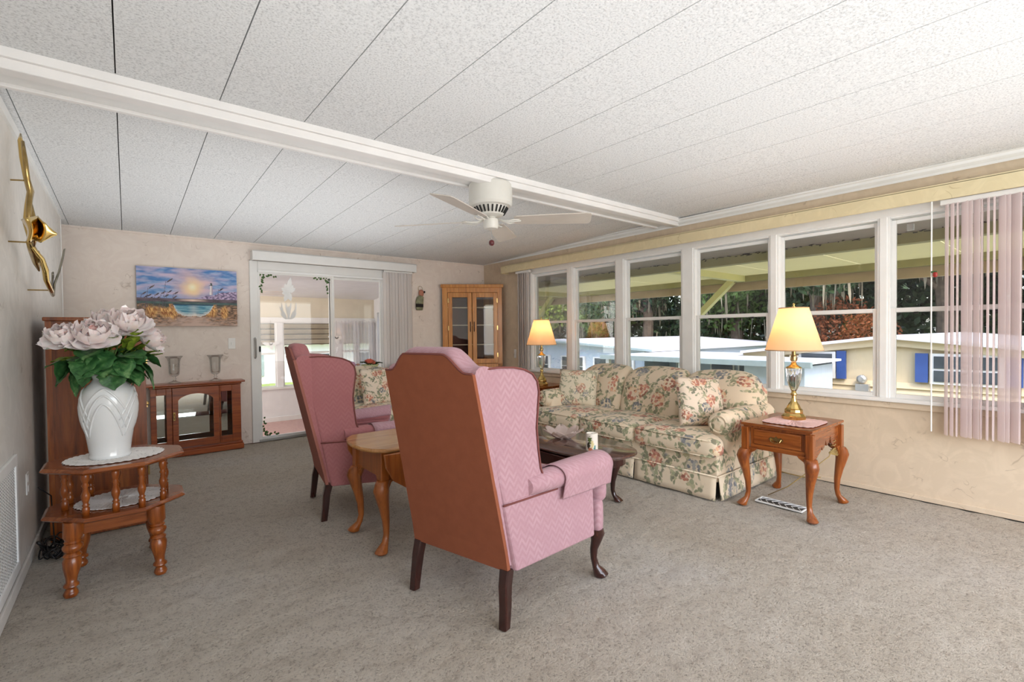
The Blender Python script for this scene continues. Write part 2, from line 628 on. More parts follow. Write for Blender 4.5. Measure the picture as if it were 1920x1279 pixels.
# walls
struct('wall_left', box(XL - .1, YF, 0, XL, YEND, 2.27), mt['wall_left'])
struct('wall_left_hall', box(HX - .1, 3.0, 0, HX, YB, 2.27), mt['wall_left'])
struct('wall_left_hall_end', box(HX - .1, 2.9, 0, XL - .1, 3.0, 2.27), mt['wall_left'])
bm = BM()                                       # wall with the long window opening
WY0, WY1, WZ0, WZ1 = -.50, 4.74, .66, 1.985
add_box(bm, XR, YF, 0, XR + .12, YB + .1, WZ0)
add_box(bm, XR, YF, WZ1, XR + .12, YB + .1, 2.27)
add_box(bm, XR, YF, WZ0, XR + .12, WY0, WZ1)
add_box(bm, XR, WY1, WZ0, XR + .12, YB + .1, WZ1)
struct('wall_right', bm, mt['wall_right'])
DX0, DX1, DZ1 = 1.045, 2.62, 1.99
bm = BM()
add_box(bm, HX, YB, 0, DX0, YB + .1, 2.272)
add_box(bm, DX1, YB, 0, XR, YB + .1, 2.272)
add_box(bm, DX0, YB, DZ1, DX1, YB + .1, 2.272)
struct('wall_back', bm, mt['wall_back'])
bm = BM()  # unseen wall behind the camera, opening added to let fill light in
add_box(bm, HX, YF - .1, 0, XR + .12, YF, .45)
add_box(bm, HX, YF - .1, 2.05, XR + .12, YF, 2.27)
add_box(bm, HX, YF - .1, .45, -.1, YF, 2.05)
add_box(bm, 3.9, YF - .1, .45, XR + .12, YF, 2.05)
struct('wall_front', bm, mt['wall_back'])

# ceiling of long stippled panels, seam to seam
t = NT('stippled_ceiling')
v = t.coord()
s1 = t.noise(v, 120, 4, .65)
s2 = t.noise(v, 30, 2)
c = t.ramp(s1, [(.34, lin(198, 200, 202)), (.47, lin(230, 232, 233)), (.6, lin(240, 242, 243))])
t.col(c)
t.set(Roughness=.9, Specular_IOR_Level=.1)
t.bump(t.math('ADD', s1, t.math('MULTIPLY', s2, .5)), .6, .004)
mt['stipple'] = t.m
ceil = sempty('ceiling')
def ceil_panel(x0, x1, y0, y1):
    bm = BM()
    g = .0022
    add_hexa(bm, [(x0 + g, y0, cz(y0)), (x1 - g, y0, cz(y0)), (x1 - g, y1, cz(y1)), (x0 + g, y1, cz(y1)),
                  (x0 + g, y0, cz(y0) + .015), (x1 - g, y0, cz(y0) + .015), (x1 - g, y1, cz(y1) + .015), (x0 + g, y1, cz(y1) + .015)])
    obj('ceiling_panel', bm, mt['stipple'], ceil)
seams = [-.383 - .368 * k for k in (3, 2, 1)] + [-.383 + .368 * k for k in range(0, 13)]
seams = [HX] + [s for s in seams if HX + .05 < s < XR - .05] + [XR + .02]
for a_, b_ in zip(seams[:-1], seams[1:]):
    ceil_panel(a_, b_, 2.72, YB + .02)
    ceil_panel(a_, b_, YF, 2.72)
struct('ceiling_slab', box(HX - .1, YF - .1, 2.272, XR + .4, YB + .2, 2.40), mt['dark'])

# ridge beam: boxed trim boards with a lip on the far side
BX0, BX1 = XL, XR
bm = BM()
add_box(bm, BX0, 2.575, 2.175, BX1, 2.645, 2.26)
b0 = struct('trim_1', bm, mt['beam'], bevel=.006)
b0.name = 'trim_1'
obj('board', box(BX0, 2.555, 2.213, BX1, 2.577, 2.255), mt['beam'], b0, bevel=.004)
obj('board', box(BX0, 2.645, 2.205, BX1, 2.80, 2.25), mt['trim'], b0)
obj('lip', box(BX0, 2.80, 2.19, BX1, 2.828, 2.25), mt['beam'], b0, bevel=.004)
# crown along the window wall
def crown_prof(s):
    return [(0, 0), (0, -.062), (-.012, -.066), (-.016, -.05), (-.034, -.034), (-.04, -.018), (-.055, -.012), (-.055, 0)]
bm = prism(crown_prof(0), lambda u, v_, tt: (XR + u, tt, 2.238 + v_), YF, YB)
struct('trim_2', bm, mt['trim'])
struct('trim_3', box(XL, YF, 2.178, XL + .012, YEND, 2.23), mt['trim'])
bm = BM(); add_box(bm, HX, YB - .012, 2.158, XR - .02, YB, 2.178)
struct('trim_4', bm, mt['wall_back'])
struct('trim_5', box(XL - .11, YEND - .002, 0, XL + .004, YEND + .014, 2.19), mt['trim'])
struct('baseboard_right', box(XR - .012, YF, 0, XR, YB, .035), mt['wall_right'], bevel=.004)
struct('baseboard_left', box(XL, YF, 0, XL + .012, YEND, .06), mt['wall_left'], bevel=.004)
struct('trim_6', box(2.985, YB - .004, 0, 2.997, YB, 2.17), mt['wall_back'])

# ---------------------------------------------------------------- long window
def frame_ring(bm, y0, y1, z0, z1, w, x0, x1):
    add_box(bm, x0, y0, z0, x1, y0 + w, z1)
    add_box(bm, x0, y1 - w, z0, x1, y1, z1)
    add_box(bm, x0, y0 + w, z0, x1, y1 - w, z0 + w)
    add_box(bm, x0, y0 + w, z1 - w, x1, y1 - w, z1)
units = [(4.11, 4.70), (3.375, 3.96), (2.58, 3.205), (1.772, 2.395), (1.036, 1.652), (.29, .92), (-.45, .19)]
for k, (y0, y1) in enumerate(units):
    wo = sempty('window_%d' % (k + 1))
    bm = BM()
    frame_ring(bm, y0 - .043, y1 + .043, .662, 1.955, .022, XR - .012, XR + .09)
    obj('frame', bm, mt['trim'], wo, bevel=.004)
    bm = BM(); frame_ring(bm, y0 - .022, y1 + .022, 1.28, 1.925, .026, XR + .03, XR + .055)
    up = obj('upper_sash', bm, mt['trim'], wo, bevel=.003)
    obj('pane', box(XR + .041, y0, 1.30, XR + .044, y1, 1.91), mt['glass'], up)
    bm = BM(); frame_ring(bm, y0 - .022, y1 + .022, .682, 1.312, .030, XR + .005, XR + .03)
    lo = obj('lower_sash', bm, mt['white'], wo, bevel=.003)
    obj('pane', box(XR + .016, y0, .70, XR + .019, y1, 1.29), mt['glass'], lo)
    for yy in (y0 + .12, y1 - .12):
        obj('sash_latch', box(XR - .004, yy - .012, 1.268, XR + .01, yy + .012, 1.28), mt['black'], lo)
# casing: head, mullions, sill
cas = sempty('trim_7')
obj('head_casing', box(XR - .02, WY0 - .04, 1.945, XR + .02, WY1 + .04, 2.02), mt['trim'], cas, bevel=.005)
for ya, yb in zip(units[:-1], units[1:]):
    obj('mullion', box(XR - .02, yb[1] + .034, .68, XR + .07, ya[0] - .034, 1.95), mt['trim'], cas, bevel=.006)
obj('jamb', box(XR - .02, units[0][1] + .034, .68, XR + .07, WY1 + .04, 1.95), mt['trim'], cas, bevel=.005)
obj('jamb', box(XR - .02, WY0 - .04, .68, XR + .07, units[-1][0] - .034, 1.95), mt['trim'], cas, bevel=.005)
obj('sill', box(XR - .045, WY0 - .06, .655, XR + .1, WY1 + .06, .682), mt['white'], cas, bevel=.006)
obj('apron', box(XR - .02, WY0 - .04, .612, XR, WY1 + .04, .655), mt['wall_right'], cas, bevel=.004)

# valance over the window
va = thing('window_valance', 'long cream wallpapered valance box above the window wall', 'valance', (XR, 2.2, 1.985))
obj('face_board', box(-.125, -3.7, -.002, -.11, 3.05, .095), mt['valance_paper'], va, bevel=.004)
obj('top_board', box(-.125, -3.7, .085, 0, 3.05, .10), mt['valance_paper'], va, bevel=.003)
obj('end_board', box(-.11, 3.035, -.002, 0, 3.05, .085), mt['valance_paper'], va)

# vertical blinds, drawn to both ends of the window
def blind_stack(name, label, x, y0, y1, z0, z1, n, ang, mats, w=.088, wob=.25):
    o = thing(name, label, 'blinds', (x, (y0 + y1) / 2, z1))
    random.seed(n)
    obj('head_rail', box(-.02, -(y1 - y0) / 2 - .0, -.03, .02, (y1 - y0) / 2, .0), mt['white'], o)
    me = None
    for k in range(n):
        a = ang + random.uniform(-wob, wob)
        yy = -(y1 - y0) / 2 + .03 + (y1 - y0 - .06) * k / max(1, n - 1)
        if me is None:
            pr = []
            for i in range(7):
                s = (i / 6 - .5)
                pr.append((s * w, .010 * math.cos(s * PI)))
            bm = BM()
            rr = [[(p[0], p[1], 0) for p in pr] + [(p[0], p[1] - .0012, 0) for p in reversed(pr)], [(p[0], p[1], -1) for p in pr] + [(p[0], p[1] - .0012, -1) for p in reversed(pr)]]
            add_rings(bm, rr)
            so = obj('vane', bm, mats[0], o, smooth=False)
            me = so.data
        else:
            so = bpy.data.objects.new('vane', me)
            COL.objects.link(so)
            so.parent = o
        so.location = (random.uniform(-.004, .004), yy, -.03)
        so.rotation_euler = (0, 0, a)
        so.scale = (1, 1, z1 - .03 - z0)
    return o
blind_stack('vertical_blinds', 'translucent pinkish vertical blinds stacked open at the near end of the window wall', XR - .07, -.52, .665, .48, 1.985, 42, R(14), [mt['sheer']], wob=.3)
blind_stack('vertical_blinds', 'white vertical blinds gathered at the far end of the window wall by the corner cabinet', XR - .07, 4.70, 4.97, .60, 1.985, 7, R(50), [mt['blind']], wob=.5)
wd = tag(obj('blind_wand', tube([(XR - .13, .70, 1.98), (XR - .132, .70, 1.2), (XR - .13, .698, .50)], .004, 6), mt['trim']), 'thin white tilt wand hanging beside the near vertical blinds', 'blind wand')
fb = thing('red_ornament', 'tiny red and green bird ornament clipped on the thin blind wand', 'ornament', (XR - .14, .68, 1.51))
fb.scale = (.6, .6, .6)
obj('body', cushion(.03, .035, .05, .012, .004, 6), plain('red_glass', (150, 34, 30), .3), fb, smooth=True)
obj('wing', cushion(.008, .05, .02, .004, 0, 4, loc=(0, .01, .03)), plain('green_felt', (60, 90, 50), .7), fb, smooth=True)
sw = thing('light_switch', 'tall narrow white switch plate on the tan wall beside the window', 'light switch', (XR, 5.1, .88))
obj('plate', box(-.006, -.022, -.06, 0, .022, .06), mt['white'], sw, bevel=.002)
obj('toggle', box(-.014, -.004, -.01, -.005, .004, .012), mt['white'], sw)

# ---------------------------------------------------------------- sliding glass door in the back wall
dr = sempty('door_1')
bm = BM()
add_box(bm, 1.045, YB - .02, 0, 1.125, YB + .08, 1.985)
add_box(bm, 2.56, YB - .02, 0, 2.64, YB + .08, 1.985)
add_box(bm, 1.125, YB - .02, 1.885, 2.56, YB + .08, 1.985)
obj('frame', bm, mt['white'], dr, bevel=.005)
obj('threshold', box(1.11, YB - .03, 0, 2.57, YB + .09, .028), mt['alu'], dr, bevel=.004)
obj('top_track', box(1.125, YB - .035, 1.862, 2.56, YB + .02, 1.886), mt['trim'], dr)
bm = BM()
def ringxz(bm, x0, x1, z0, z1, w, y0, y1, wb=None):
    wb = wb or w
    add_box(bm, x0, y0, z0, x0 + w, y1, z1)
    add_box(bm, x1 - w, y0, z0, x1, y1, z1)
    add_box(bm, x0 + w, y0, z0, x1 - w, y1, z0 + wb)
    add_box(bm, x0 + w, y0, z1 - w, x1 - w, y1, z1)
ringxz(bm, 1.115, 1.95, .02, 1.875, .03, YB - .012, YB + .012, .035)
p1 = obj('sliding_panel', bm, mt['white'], dr, bevel=.003)
obj('pane', box(1.14, YB - .002, .05, 1.925, YB + .002, 1.85), mt['glass'], p1)
bm = BM(); ringxz(bm, 1.90, 2.57, .02, 1.862, .03, YB + .03, YB + .055)
p2 = obj('fixed_panel', bm, mt['white'], dr, bevel=.003)
obj('pane', box(1.925, YB + .04, .05, 2.545, YB + .044, 1.84), mt['glass'], p2)
obj('dark_gasket', box(1.888, YB - .014, .06, 1.896, YB - .010, 1.84), mt['dark'], p1)
hd = obj('handle', tube([(1.085, YB - .02, 1.14), (1.085, YB - .05, 1.13), (1.085, YB - .055, 1.03), (1.085, YB - .05, .935), (1.085, YB - .02, .925)], .010, 8), mt['alu'], dr)
obj('latch', box(1.125, YB - .03, .99, 1.14, YB - .012, 1.05), mt['dark'], dr)

vd = thing('door_valance', 'white box valance above the sliding glass door', 'valance', (2.02, YB, 2.0))
obj('face_board', box(-.96, -.11, -.02, .98, -.095, .085), mt['white'], vd, bevel=.004)
obj('top_board', box(-.96, -.11, .075, .98, 0, .087), mt['white'], vd, bevel=.003)
obj('end_board', box(-.96, -.095, -.02, -.948, 0, .075), mt['white'], vd)
obj('end_board', box(.968, -.095, -.02, .98, 0, .075), mt['white'], vd)
bd = thing('vertical_blinds', 'white vertical blinds stacked beside the sliding glass door', 'blinds', (2.76, YB - .05, 1.98))
obj('head_rail', box(-.2, -.015, -.02, .2, .015, .0), mt['white'], bd)
me0 = None
for k in range(9):
    if me0 is None:
        s_ = obj('vane', box(-.044, -.0008, -1.93, .044, .0008, -.02), mt['blind'], bd); me0 = s_.data
    else:
        s_ = bpy.data.objects.new('vane', me0); COL.objects.link(s_); s_.parent = bd
    s_.location = (-.165 + .041 * k, 0, 0)
    s_.rotation_euler = (0, 0, R(12 + (k % 3) * 6))

# leaf and flower decals on the door glass
mt['holly'] = plain('holly_green', (62, 96, 40), .6, var=.3, scale=60)
mt['frost'] = plain('frosted_white', (244, 244, 242), .6)
def leaf_poly(c, a, l, w):
    pts_ = [(0, -w * .1), (l * .3, -w * .5), (l * .7, -w * .4), (l, 0), (l * .7, w * .4), (l * .3, w * .5), (0, w * .1)]
    return [(c[0] + x * math.cos(a) - y * math.sin(a), c[1] + x * math.sin(a) + y * math.cos(a)) for x, y in pts_]
def decal(name, label, cat, polys, mat, y=YB - .004, group=None):
    bm = BM()
    for i_, p in enumerate(polys):
        add_prism(bm, p, lambda u, v_, tt: (u, tt, v_), y - .0006 * i_, y - .0006 * i_ - .0005)
    bmesh.ops.recalc_face_normals(bm, faces=bm.faces)
    return tag(obj(name, bm, mat), label, cat, group)
def corner_leaves(x, z, sx, sz):
    ps = []
    random.seed(int(x * 100 + z * 10))
    for k in range(10):
        ps.append(leaf_poly((x + sx * (.012 + .016 * k), z + sz * (.022 - .001 * k)), random.uniform(0, 6.3), .038 - .0015 * k, .02))
        ps.append(leaf_poly((x + sx * (.018 - .001 * k), z + sz * (.012 + .020 * k)), random.uniform(0, 6.3), .038 - .0015 * k, .02))
    return ps
decal('leaf_decal', 'green leaf spray decal in the upper left corner of the sliding door glass', 'decal', corner_leaves(1.145, 1.845, 1, -1), mt['holly'], group='leaf corner decals')
decal('leaf_decal', 'green leaf spray decal in the upper corner beside the door centre stile', 'decal', corner_leaves(1.885, 1.845, -1, -1), mt['holly'], group='leaf corner decals')
decal('leaf_decal', 'green leaf spray decal in the lower corner of the sliding door glass', 'decal', corner_leaves(1.15, .06, 1, 1), mt['holly'], group='leaf corner decals')
fl_ = []
cx_, cz_ = 1.435, 1.70
for a_, l_ in ((80, .17), (55, .10), (110, .10), (150, .08), (30, .09), (250, .12), (285, .11), (200, .07)):
    fl_.append(leaf_poly((cx_, cz_ - .04), R(a_), l_, .055))
decal('flower_decal', 'frosted white lily decal high on the sliding door glass', 'decal', fl_, mt['frost'])
fl_ = []
for a_, l_, dx in ((78, .20, -.02), (102, .19, .02), (62, .16, .035), (118, .17, -.035), (90, .15, 0), (50, .1, .05), (130, .1, -.05)):
    fl_.append(leaf_poly((cx_ + dx * .5, 1.35), R(a_), l_, .03))
fl_.append(leaf_poly((cx_ - .06, 1.40), R(95), .15, .015)); fl_.append(leaf_poly((cx_ + .07, 1.40), R(85), .15, .015))
decal('flower_decal', 'frosted white tulip bouquet decal below the lily on the door glass', 'decal', fl_, mt['frost'])

# ================================================================ SUNROOM BEHIND THE GLASS DOOR
mt['pinkfloor'] = plain('pink_sunroom_carpet', (196, 164, 158), .9, var=.08, scale=30, bump=.2, spec=.1)
mt['sunwall'] = plain('sunroom_cream', (232, 222, 200), .7, var=.03)
mt['sunwhite'] = plain('sunroom_white', (234, 234, 234), .6, var=.03)
SY, SX0, SX1 = 8.2, -.9, 3.45
struct('floor_sunroom', box(SX0, YB + .1, -.25, SX1, SY, -.19), mt['pinkfloor'])
struct('floor_sunroom_step', box(.9, YB + .1, -.19, 2.8, YB + .3, -.02), mt['pinkfloor'])
bm = BM()
add_hexa(bm, [(SX0, YB + .1, 2.04), (SX1, YB + .1, 2.04), (SX1, SY, 1.78), (SX0, SY, 1.78), (SX0, YB + .1, 2.1), (SX1, YB + .1, 2.1), (SX1, SY, 1.84), (SX0, SY, 1.84)])
struct('ceiling_sunroom', bm, mt['sunwhite'])
bm = BM()
add_box(bm, SX0, SY, -.25, SX1 + .1, SY + .08, .33)
add_box(bm, SX0, SY, 1.38, SX1 + .1, SY + .08, 1.84)
sunw = struct('wall_sunroom', bm, mt['sunwall'])
sunwin = [(.1, 1.84), (1.93, 2.75), (2.87, 3.10), (3.16, 3.38)]
bm = BM()
for a_, b_ in ((SX0, .1), (1.84, 1.93), (2.75, 2.87), (3.10, 3.16), (3.38, SX1 + .1)):
    add_box(bm, a_, SY - .01, .33, b_, SY + .07, 1.38)
obj('post', bm, mt['sunwhite'], sunw)
obj('header', box(SX0, SY - .03, 1.374, SX1, SY, 1.45), mt['trim'], sunw)
obj('sill', box(SX0, SY - .05, .32, SX1, SY, .35), mt['white'], sunw)
obj('knee_panel', box(SX0, SY - .012, -.19, SX1, SY, .32), mt['sunwhite'], sunw)
obj('baseboard', box(SX0, SY - .03, -.19, SX1, SY - .012, -.12), mt['white'], sunw)
for k, (a_, b_) in enumerate(sunwin):
    wo = sempty('window_%d' % (8 + k))
    bm = BM(); ringxz(bm, a_, b_, .35, 1.38, .022, SY + .01, SY + .035)
    add_box(bm, a_ + .022, SY + .01, .865, b_ - .022, SY + .04, .895)
    obj('frame', bm, mt['white'], wo)
    obj('pane', box(a_ + .01, SY + .02, .36, b_ - .01, SY + .023, 1.37), mt['glass'], wo)
bm = BM()
add_box(bm, SX1, YB + .1, -.25, SX1 + .08, SY, .33)
add_box(bm, SX1, YB + .1, 1.55, SX1 + .08, SY, 2.1)
for a_ in (YB + .1, 6.55, 7.1, 7.62, 8.08):
    add_box(bm, SX1, a_, .33, SX1 + .08, a_ + .12, 1.55)
struct('wall_sunroom_right', bm, mt['sunwhite'])
struct('wall_sunroom_left', box(SX0 - .08, YB + .1, -.25, SX0, SY + .08, 2.1), mt['sunwall'])
struct('roof_sunroom', box(SX0 - .2, YB + .1, 2.11, SX1 + .3, SY + .3, 2.16), mt['dark'])
# sheer curtains
t_ = [(2.84 + .6 * u, 0) for u in range(2)]
me = grid_mesh('sheer_curtain', 60, 2, lambda u, v_: (.58 * u, .018 * math.sin(u * 60), -1.05 * v_))
cu = obj('sheer_curtain', me, translucent('sheer_white', (244, 240, 240), .6, .35), smooth=True)
cu.location = (2.83, SY - .09, 1.40)
tag(cu, 'thin white sheer curtain at the right end of the sunroom windows', 'curtain')
# butterfly / bird suncatchers hung on the sunroom windows
for (x, z, s, lab, mm) in ((1.40, 1.02, .11, 'pale gull shaped suncatcher left of the sunroom post', mt['frost']), (2.42, 1.10, .13, 'pale fan shaped suncatcher under the dark cross in the sunroom window', mt['frost'])):
    o = thing('suncatcher', lab, 'suncatcher', (x + .35, SY - .036, z), group='suncatchers in the sunroom')
    bm = BM()
    for a_, l_ in ((15, 1.2), (165, 1.2), (-80, .8), (90, .4)):
        add_prism(bm, leaf_poly((0, 0), R(a_), s * l_, s * .5), lambda u, v_, tt: (u, tt, v_), 0, .004)
    obj('wings', bm, mm, o)
    obj('string', tube([(0, .002, .0), (0, .002, 1.40 - z)], .0012, 4), mt['dark'], o)

# ================================================================ OUTSIDE
t = NT('outdoor_ground')
v = t.coord(kind='Object')
c = t.ramp(t.noise(v, .35, 4, .6), [(.42, lin(206, 202, 192)), (.5, lin(196, 190, 176)), (.56, lin(128, 140, 84))])
t.col(c); t.set(Roughness=.95)
mt['ground'] = t.m
struct('ground', box(-30, -30, -.95, 70, 60, -.75), mt['ground'])
mt['grass'] = plain('lawn_green', (140, 158, 80), .9, var=.2, scale=12)
struct('ground_lawn', box(-8, 12.2, -.8, 10, 15.9, -.30), mt['grass'])
struct('ground_drive', box(-8, 8.3, -.8, 10, 12.2, -.33), plain('pale_concrete', (226, 222, 214), .9, var=.04, scale=3))

mt['olive'] = plain('olive_beam', (176, 168, 118), .7, var=.06)
mt['yellowpanel'] = plain('yellow_green_soffit', (232, 226, 160), .6, var=.03, scale=2)
mt['yellowfibre'] = translucent('yellow_green_fibreglass', (238, 232, 196), .30)
mt['tanfascia'] = plain('tan_fascia', (206, 182, 150), .7, var=.05)
mt['browneave'] = plain('brown_grey_eave', (176, 160, 150), .7, var=.06)
cp = thing('carport', 'yellow green carport roof with tan fascia and braced posts outside the windows', 'carport', (7.5, 3, -.75))
def C3(x, y, z): return (x - 7.5, y - 3, z + .75)
def cbox(x0, y0, z0, x1, y1, z1): return box(*C3(x0, y0, z0), *C3(x1, y1, z1))
cpv0, cpv1 = -5, 12
for k in range(17):
    y0 = cpv0 + k
    obj('roof_panel', cbox(5.3, y0 + .004, 2.01, 7.6, y0 + .996, 2.018), mt['yellowfibre'], cp)
obj('near_beam', cbox(5.2, cpv0, 1.895, 5.31, cpv1, 2.0), mt['olive'], cp)
obj('far_beam', cbox(7.48, cpv0, 1.92, 7.6, cpv1, 2.01), mt['olive'], cp)
obj('fascia', cbox(7.6, cpv0, 1.79, 7.66, cpv1, 1.94), mt['tanfascia'], cp)
for y in (-.2, 3.55, 7.35, 11):
    obj('rafter', cbox(5.3, y - .05, 1.92, 7.5, y + .05, 2.01), mt['yellowpanel'], cp)
for y in (.45, 4.52, 8.65):
    obj('post', cbox(7.46, y - .06, -.75, 7.58, y + .06, 1.92), mt['tanfascia'], cp)
    bm = BM(); add_beam(bm, C3(7.5, y - .05, 1.25), C3(7.5, y - .86, 2.0), .09, .10, (1, 0, 0))
    obj('brace', bm, mt['yellowpanel'], cp)
ev = thing('eave', 'brown grey eave and leaf filled gutter just above the windows outside', 'eave', (4.75, 3, 1.98))
obj('soffit', box(-.45, -6.5, 0, .42, 9, .03), mt['browneave'], ev)
bm = BM()
random.seed(5)
for k in range(420):
    y = random.uniform(-5, 8)
    x, z, s = .38 + random.uniform(-.02, .03), .0 + random.uniform(-.015, .012), random.uniform(.01, .025)
    add_beam(bm, (x, y, z), (x + random.uniform(-.02, .02), y + random.uniform(-.06, .06), z + random.uniform(-.012, .01)), s * .5, .006)
o = obj('leaf_litter', bm, plain('dead_leaf', (72, 58, 44), .9), ev); o['kind'] = 'stuff'
for y in (-1.9, .95, 3.7, 6.6):
    obj('gutter_bracket', box(.0, y - .02 - 3 + .0, -.05, .03, y + .02 - 3, 0), mt['trim'], ev)
# our own roof over the ceiling keeps the sun out
struct('roof', box(HX - .6, YF - .6, 2.41, 5.15, 6.1, 2.5), mt['dark'])

# neighbouring homes
mt['bluesiding'] = plain('pale_blue_siding', (190, 202, 214), .7, var=.03)
mt['whiteroof'] = plain('white_roof', (204, 204, 206), .6, var=.06, scale=2)
mt['darkglass'] = plain('dark_window', (70, 78, 84), .1, var=.2, scale=3)
mt['teal'] = plain('grey_teal_fascia', (150, 166, 166), .6)
hb = thing('mobile_home', 'pale blue white neighbouring mobile home with low gable and carport', 'house', (12, 10, -.75))
def H3(x, y, z): return (x - 12, y - 10, z + .75)
def hbox(x0, y0, z0, x1, y1, z1): return box(*H3(x0, y0, z0), *H3(x1, y1, z1))
wallp = [(20, -.75), (8.6, -.75), (8.6, .58), (12.4, .80), (20, .35)]
bm = prism([(a - 10, b + .75) for a, b in wallp], lambda u, v_, tt: (tt, u, v_), 0, 9)
obj('wall', bm, mt['bluesiding'], hb)
bm = BM()
add_hexa(bm, [H3(11.8, 8.3, .56), H3(21, 8.3, .56), H3(21, 12.4, .80), H3(11.8, 12.4, .80), H3(11.8, 8.3, .64), H3(21, 8.3, .64), H3(21, 12.4, .92), H3(11.8, 12.4, .92)])
add_hexa(bm, [H3(11.8, 12.4, .80), H3(21, 12.4, .80), H3(21, 20.5, .32), H3(11.8, 20.5, .32), H3(11.8, 12.4, .92), H3(21, 12.4, .92), H3(21, 20.5, .42), H3(11.8, 20.5, .42)])
obj('roof', bm, mt['whiteroof'], hb)
bm = BM()
add_beam(bm, H3(11.75, 8.2, .60), H3(11.75, 12.4, .85), .06, .12, (1, 0, 0))
add_beam(bm, H3(11.75, 12.4, .85), H3(11.75, 20.5, .37), .06, .12, (1, 0, 0))
obj('fascia', bm, mt['teal'], hb)
for (ya, yb) in ((9.0, 10.5), (11.0, 12.0), (12.7, 14.1), (14.9, 16.5)):
    f = obj('window', hbox(11.93, ya - .06, -.40, 11.99, yb + .06, .34), mt['white'], hb)
    n_ = 2 if yb - ya < 1.2 else 3
    for k in range(n_):
        for (z0, z1) in ((-.36, -.02), (.01, .30)):
            q0 = ya + (yb - ya) * k / n_ + .02
            obj('pane', hbox(11.915, q0, z0, 11.935, q0 + (yb - ya) / n_ - .04, z1), mt['darkglass'], f)
for k in range(11):
    obj('roof_panel', hbox(9.9, 3.45 + .45 * k + .004, .50, 13.2 if k > 4 else 11.65, 3.45 + .45 * (k + 1) - .004, .545 + .0), mt['whiteroof'], hb)
obj('carport_gutter', hbox(9.82, 3.4, .44, 9.92, 8.45, .55), mt['teal'], hb)
obj('carport_wall', hbox(13.2, 5.75, -.75, 13.4, 8.55, .5), mt['bluesiding'], hb)
obj('shed_wall', hbox(10.1, 3.6, -.75, 11.6, 4.75, .44), mt['bluesiding'], hb)
for y in (6.15, 8.3):
    obj('post', hbox(9.95, y - .05, -.75, 10.05, y + .05, .46), mt['white'], hb)
obj('downspout', tube([H3(9.88, 5.85, .42), H3(9.92, 5.9, .28), H3(9.95, 6.15, .16), H3(9.95, 6.17, -.75)], .04, 6), mt['white'], hb)
for (ya, yb, z0, z1, mm) in ((7.6, 8.2, -.70, .34, 'teal'), (6.5, 7.1, -.35, .34, 'darkglass'), (5.85, 6.3, -.7, .4, 'darkglass')):
    f = obj('carport_door' if mm == 'teal' else 'window', hbox(13.13, ya - .05, z0 - .04, 13.2, yb + .05, z1 + .04), mt['white'], hb)
    obj('pane', hbox(13.115, ya, z0, 13.135, yb, z1), mt[mm], f)
# beige home with blue shutters
mt['beige'] = plain('beige_siding', (214, 196, 162), .7, var=.02)
mt['shutter'] = plain('blue_shutter', (54, 84, 150), .5)
h2 = thing('mobile_home', 'beige neighbouring mobile home with blue shutters and lap siding', 'house', (12, 2.5, -.75))
def G3(x, y, z): return (x - 12, y - 2.5, z + .75)
def gbox(x0, y0, z0, x1, y1, z1): return box(*G3(x0, y0, z0), *G3(x1, y1, z1))
bm = prism([(a - 2.5, b + .75) for a, b in ((5.4, -.75), (-5, -.75), (-5, .1), (2.75, .90), (5.4, .55))], lambda u, v_, tt: (tt, u, v_), 0, 9)
obj('wall', bm, mt['beige'], h2)
bm = BM()
add_beam(bm, G3(11.9, 5.6, .56), G3(11.9, 2.75, .93), .2, .09, (1, 0, 0))
add_beam(bm, G3(11.9, 2.75, .93), G3(11.9, -5, .13), .2, .09, (1, 0, 0))
obj('fascia', bm, mt['beige'], h2)
bm = BM()
add_hexa(bm, [G3(11.7, -5, .16), G3(21, -5, .16), G3(21, 2.75, .97), G3(11.7, 2.75, .97), G3(11.7, -5, .22), G3(21, -5, .22), G3(21, 2.75, 1.03), G3(11.7, 2.75, 1.03)])
add_hexa(bm, [G3(11.7, 2.75, .97), G3(21, 2.75, .97), G3(21, 5.6, .6), G3(11.7, 5.6, .6), G3(11.7, 2.75, 1.03), G3(21, 2.75, 1.03), G3(21, 5.6, .66), G3(11.7, 5.6, .66)])
obj('roof', bm, mt['whiteroof'], h2)
for k in range(7):
    z = -.75 + .12 * k
    bm = BM()
    add_hexa(bm, [G3(11.94, -5, z + .004), G3(12, -5, z + .004), G3(12, 5.4, z + .004), G3(11.94, 5.4, z + .004), G3(11.985, -5, z + .118), G3(12, -5, z + .118), G3(12, 5.4, z + .118), G3(11.985, 5.4, z + .118)])
    obj('siding_board', bm, mt['beige'], h2)
for (ya, yb) in ((1.15, 2.02), (3.7, 4.3)):
    f = obj('window', gbox(11.9, ya - .06, .10, 11.97, yb + .06, .68), mt['white'], h2)
    obj('pane', gbox(11.88, ya, .15, 11.905, yb, .36), mt['darkglass'], f)
    obj('pane', gbox(11.88, ya, .40, 11.905, yb, .63), mt['darkglass'], f)
obj('shutter', gbox(11.9, 2.11, .12, 11.96, 2.30, .68), mt['shutter'], h2)
obj('shutter', gbox(11.9, 3.45, .10, 11.96, 3.62, .70), mt['shutter'], h2)
obj('shutter', gbox(11.9, .86, .12, 11.96, 1.06, .68), mt['shutter'], h2)
me_ = obj('electric_meter', gbox(11.8, 3.02, -.25, 11.93, 3.25, .02), mt['alu'], h2)
bm = lathe([(0, 0), (.09, 0), (.085, .08), (.05, .11), (0, .115)], 14)
bmesh.ops.rotate(bm, verts=bm.verts, matrix=Matrix.Rotation(-PI / 2, 3, 'Y')); bmesh.ops.translate(bm, verts=bm.verts, vec=G3(11.93, 3.16, .12))
obj('meter_dial', bm, mt['alu'], h2)
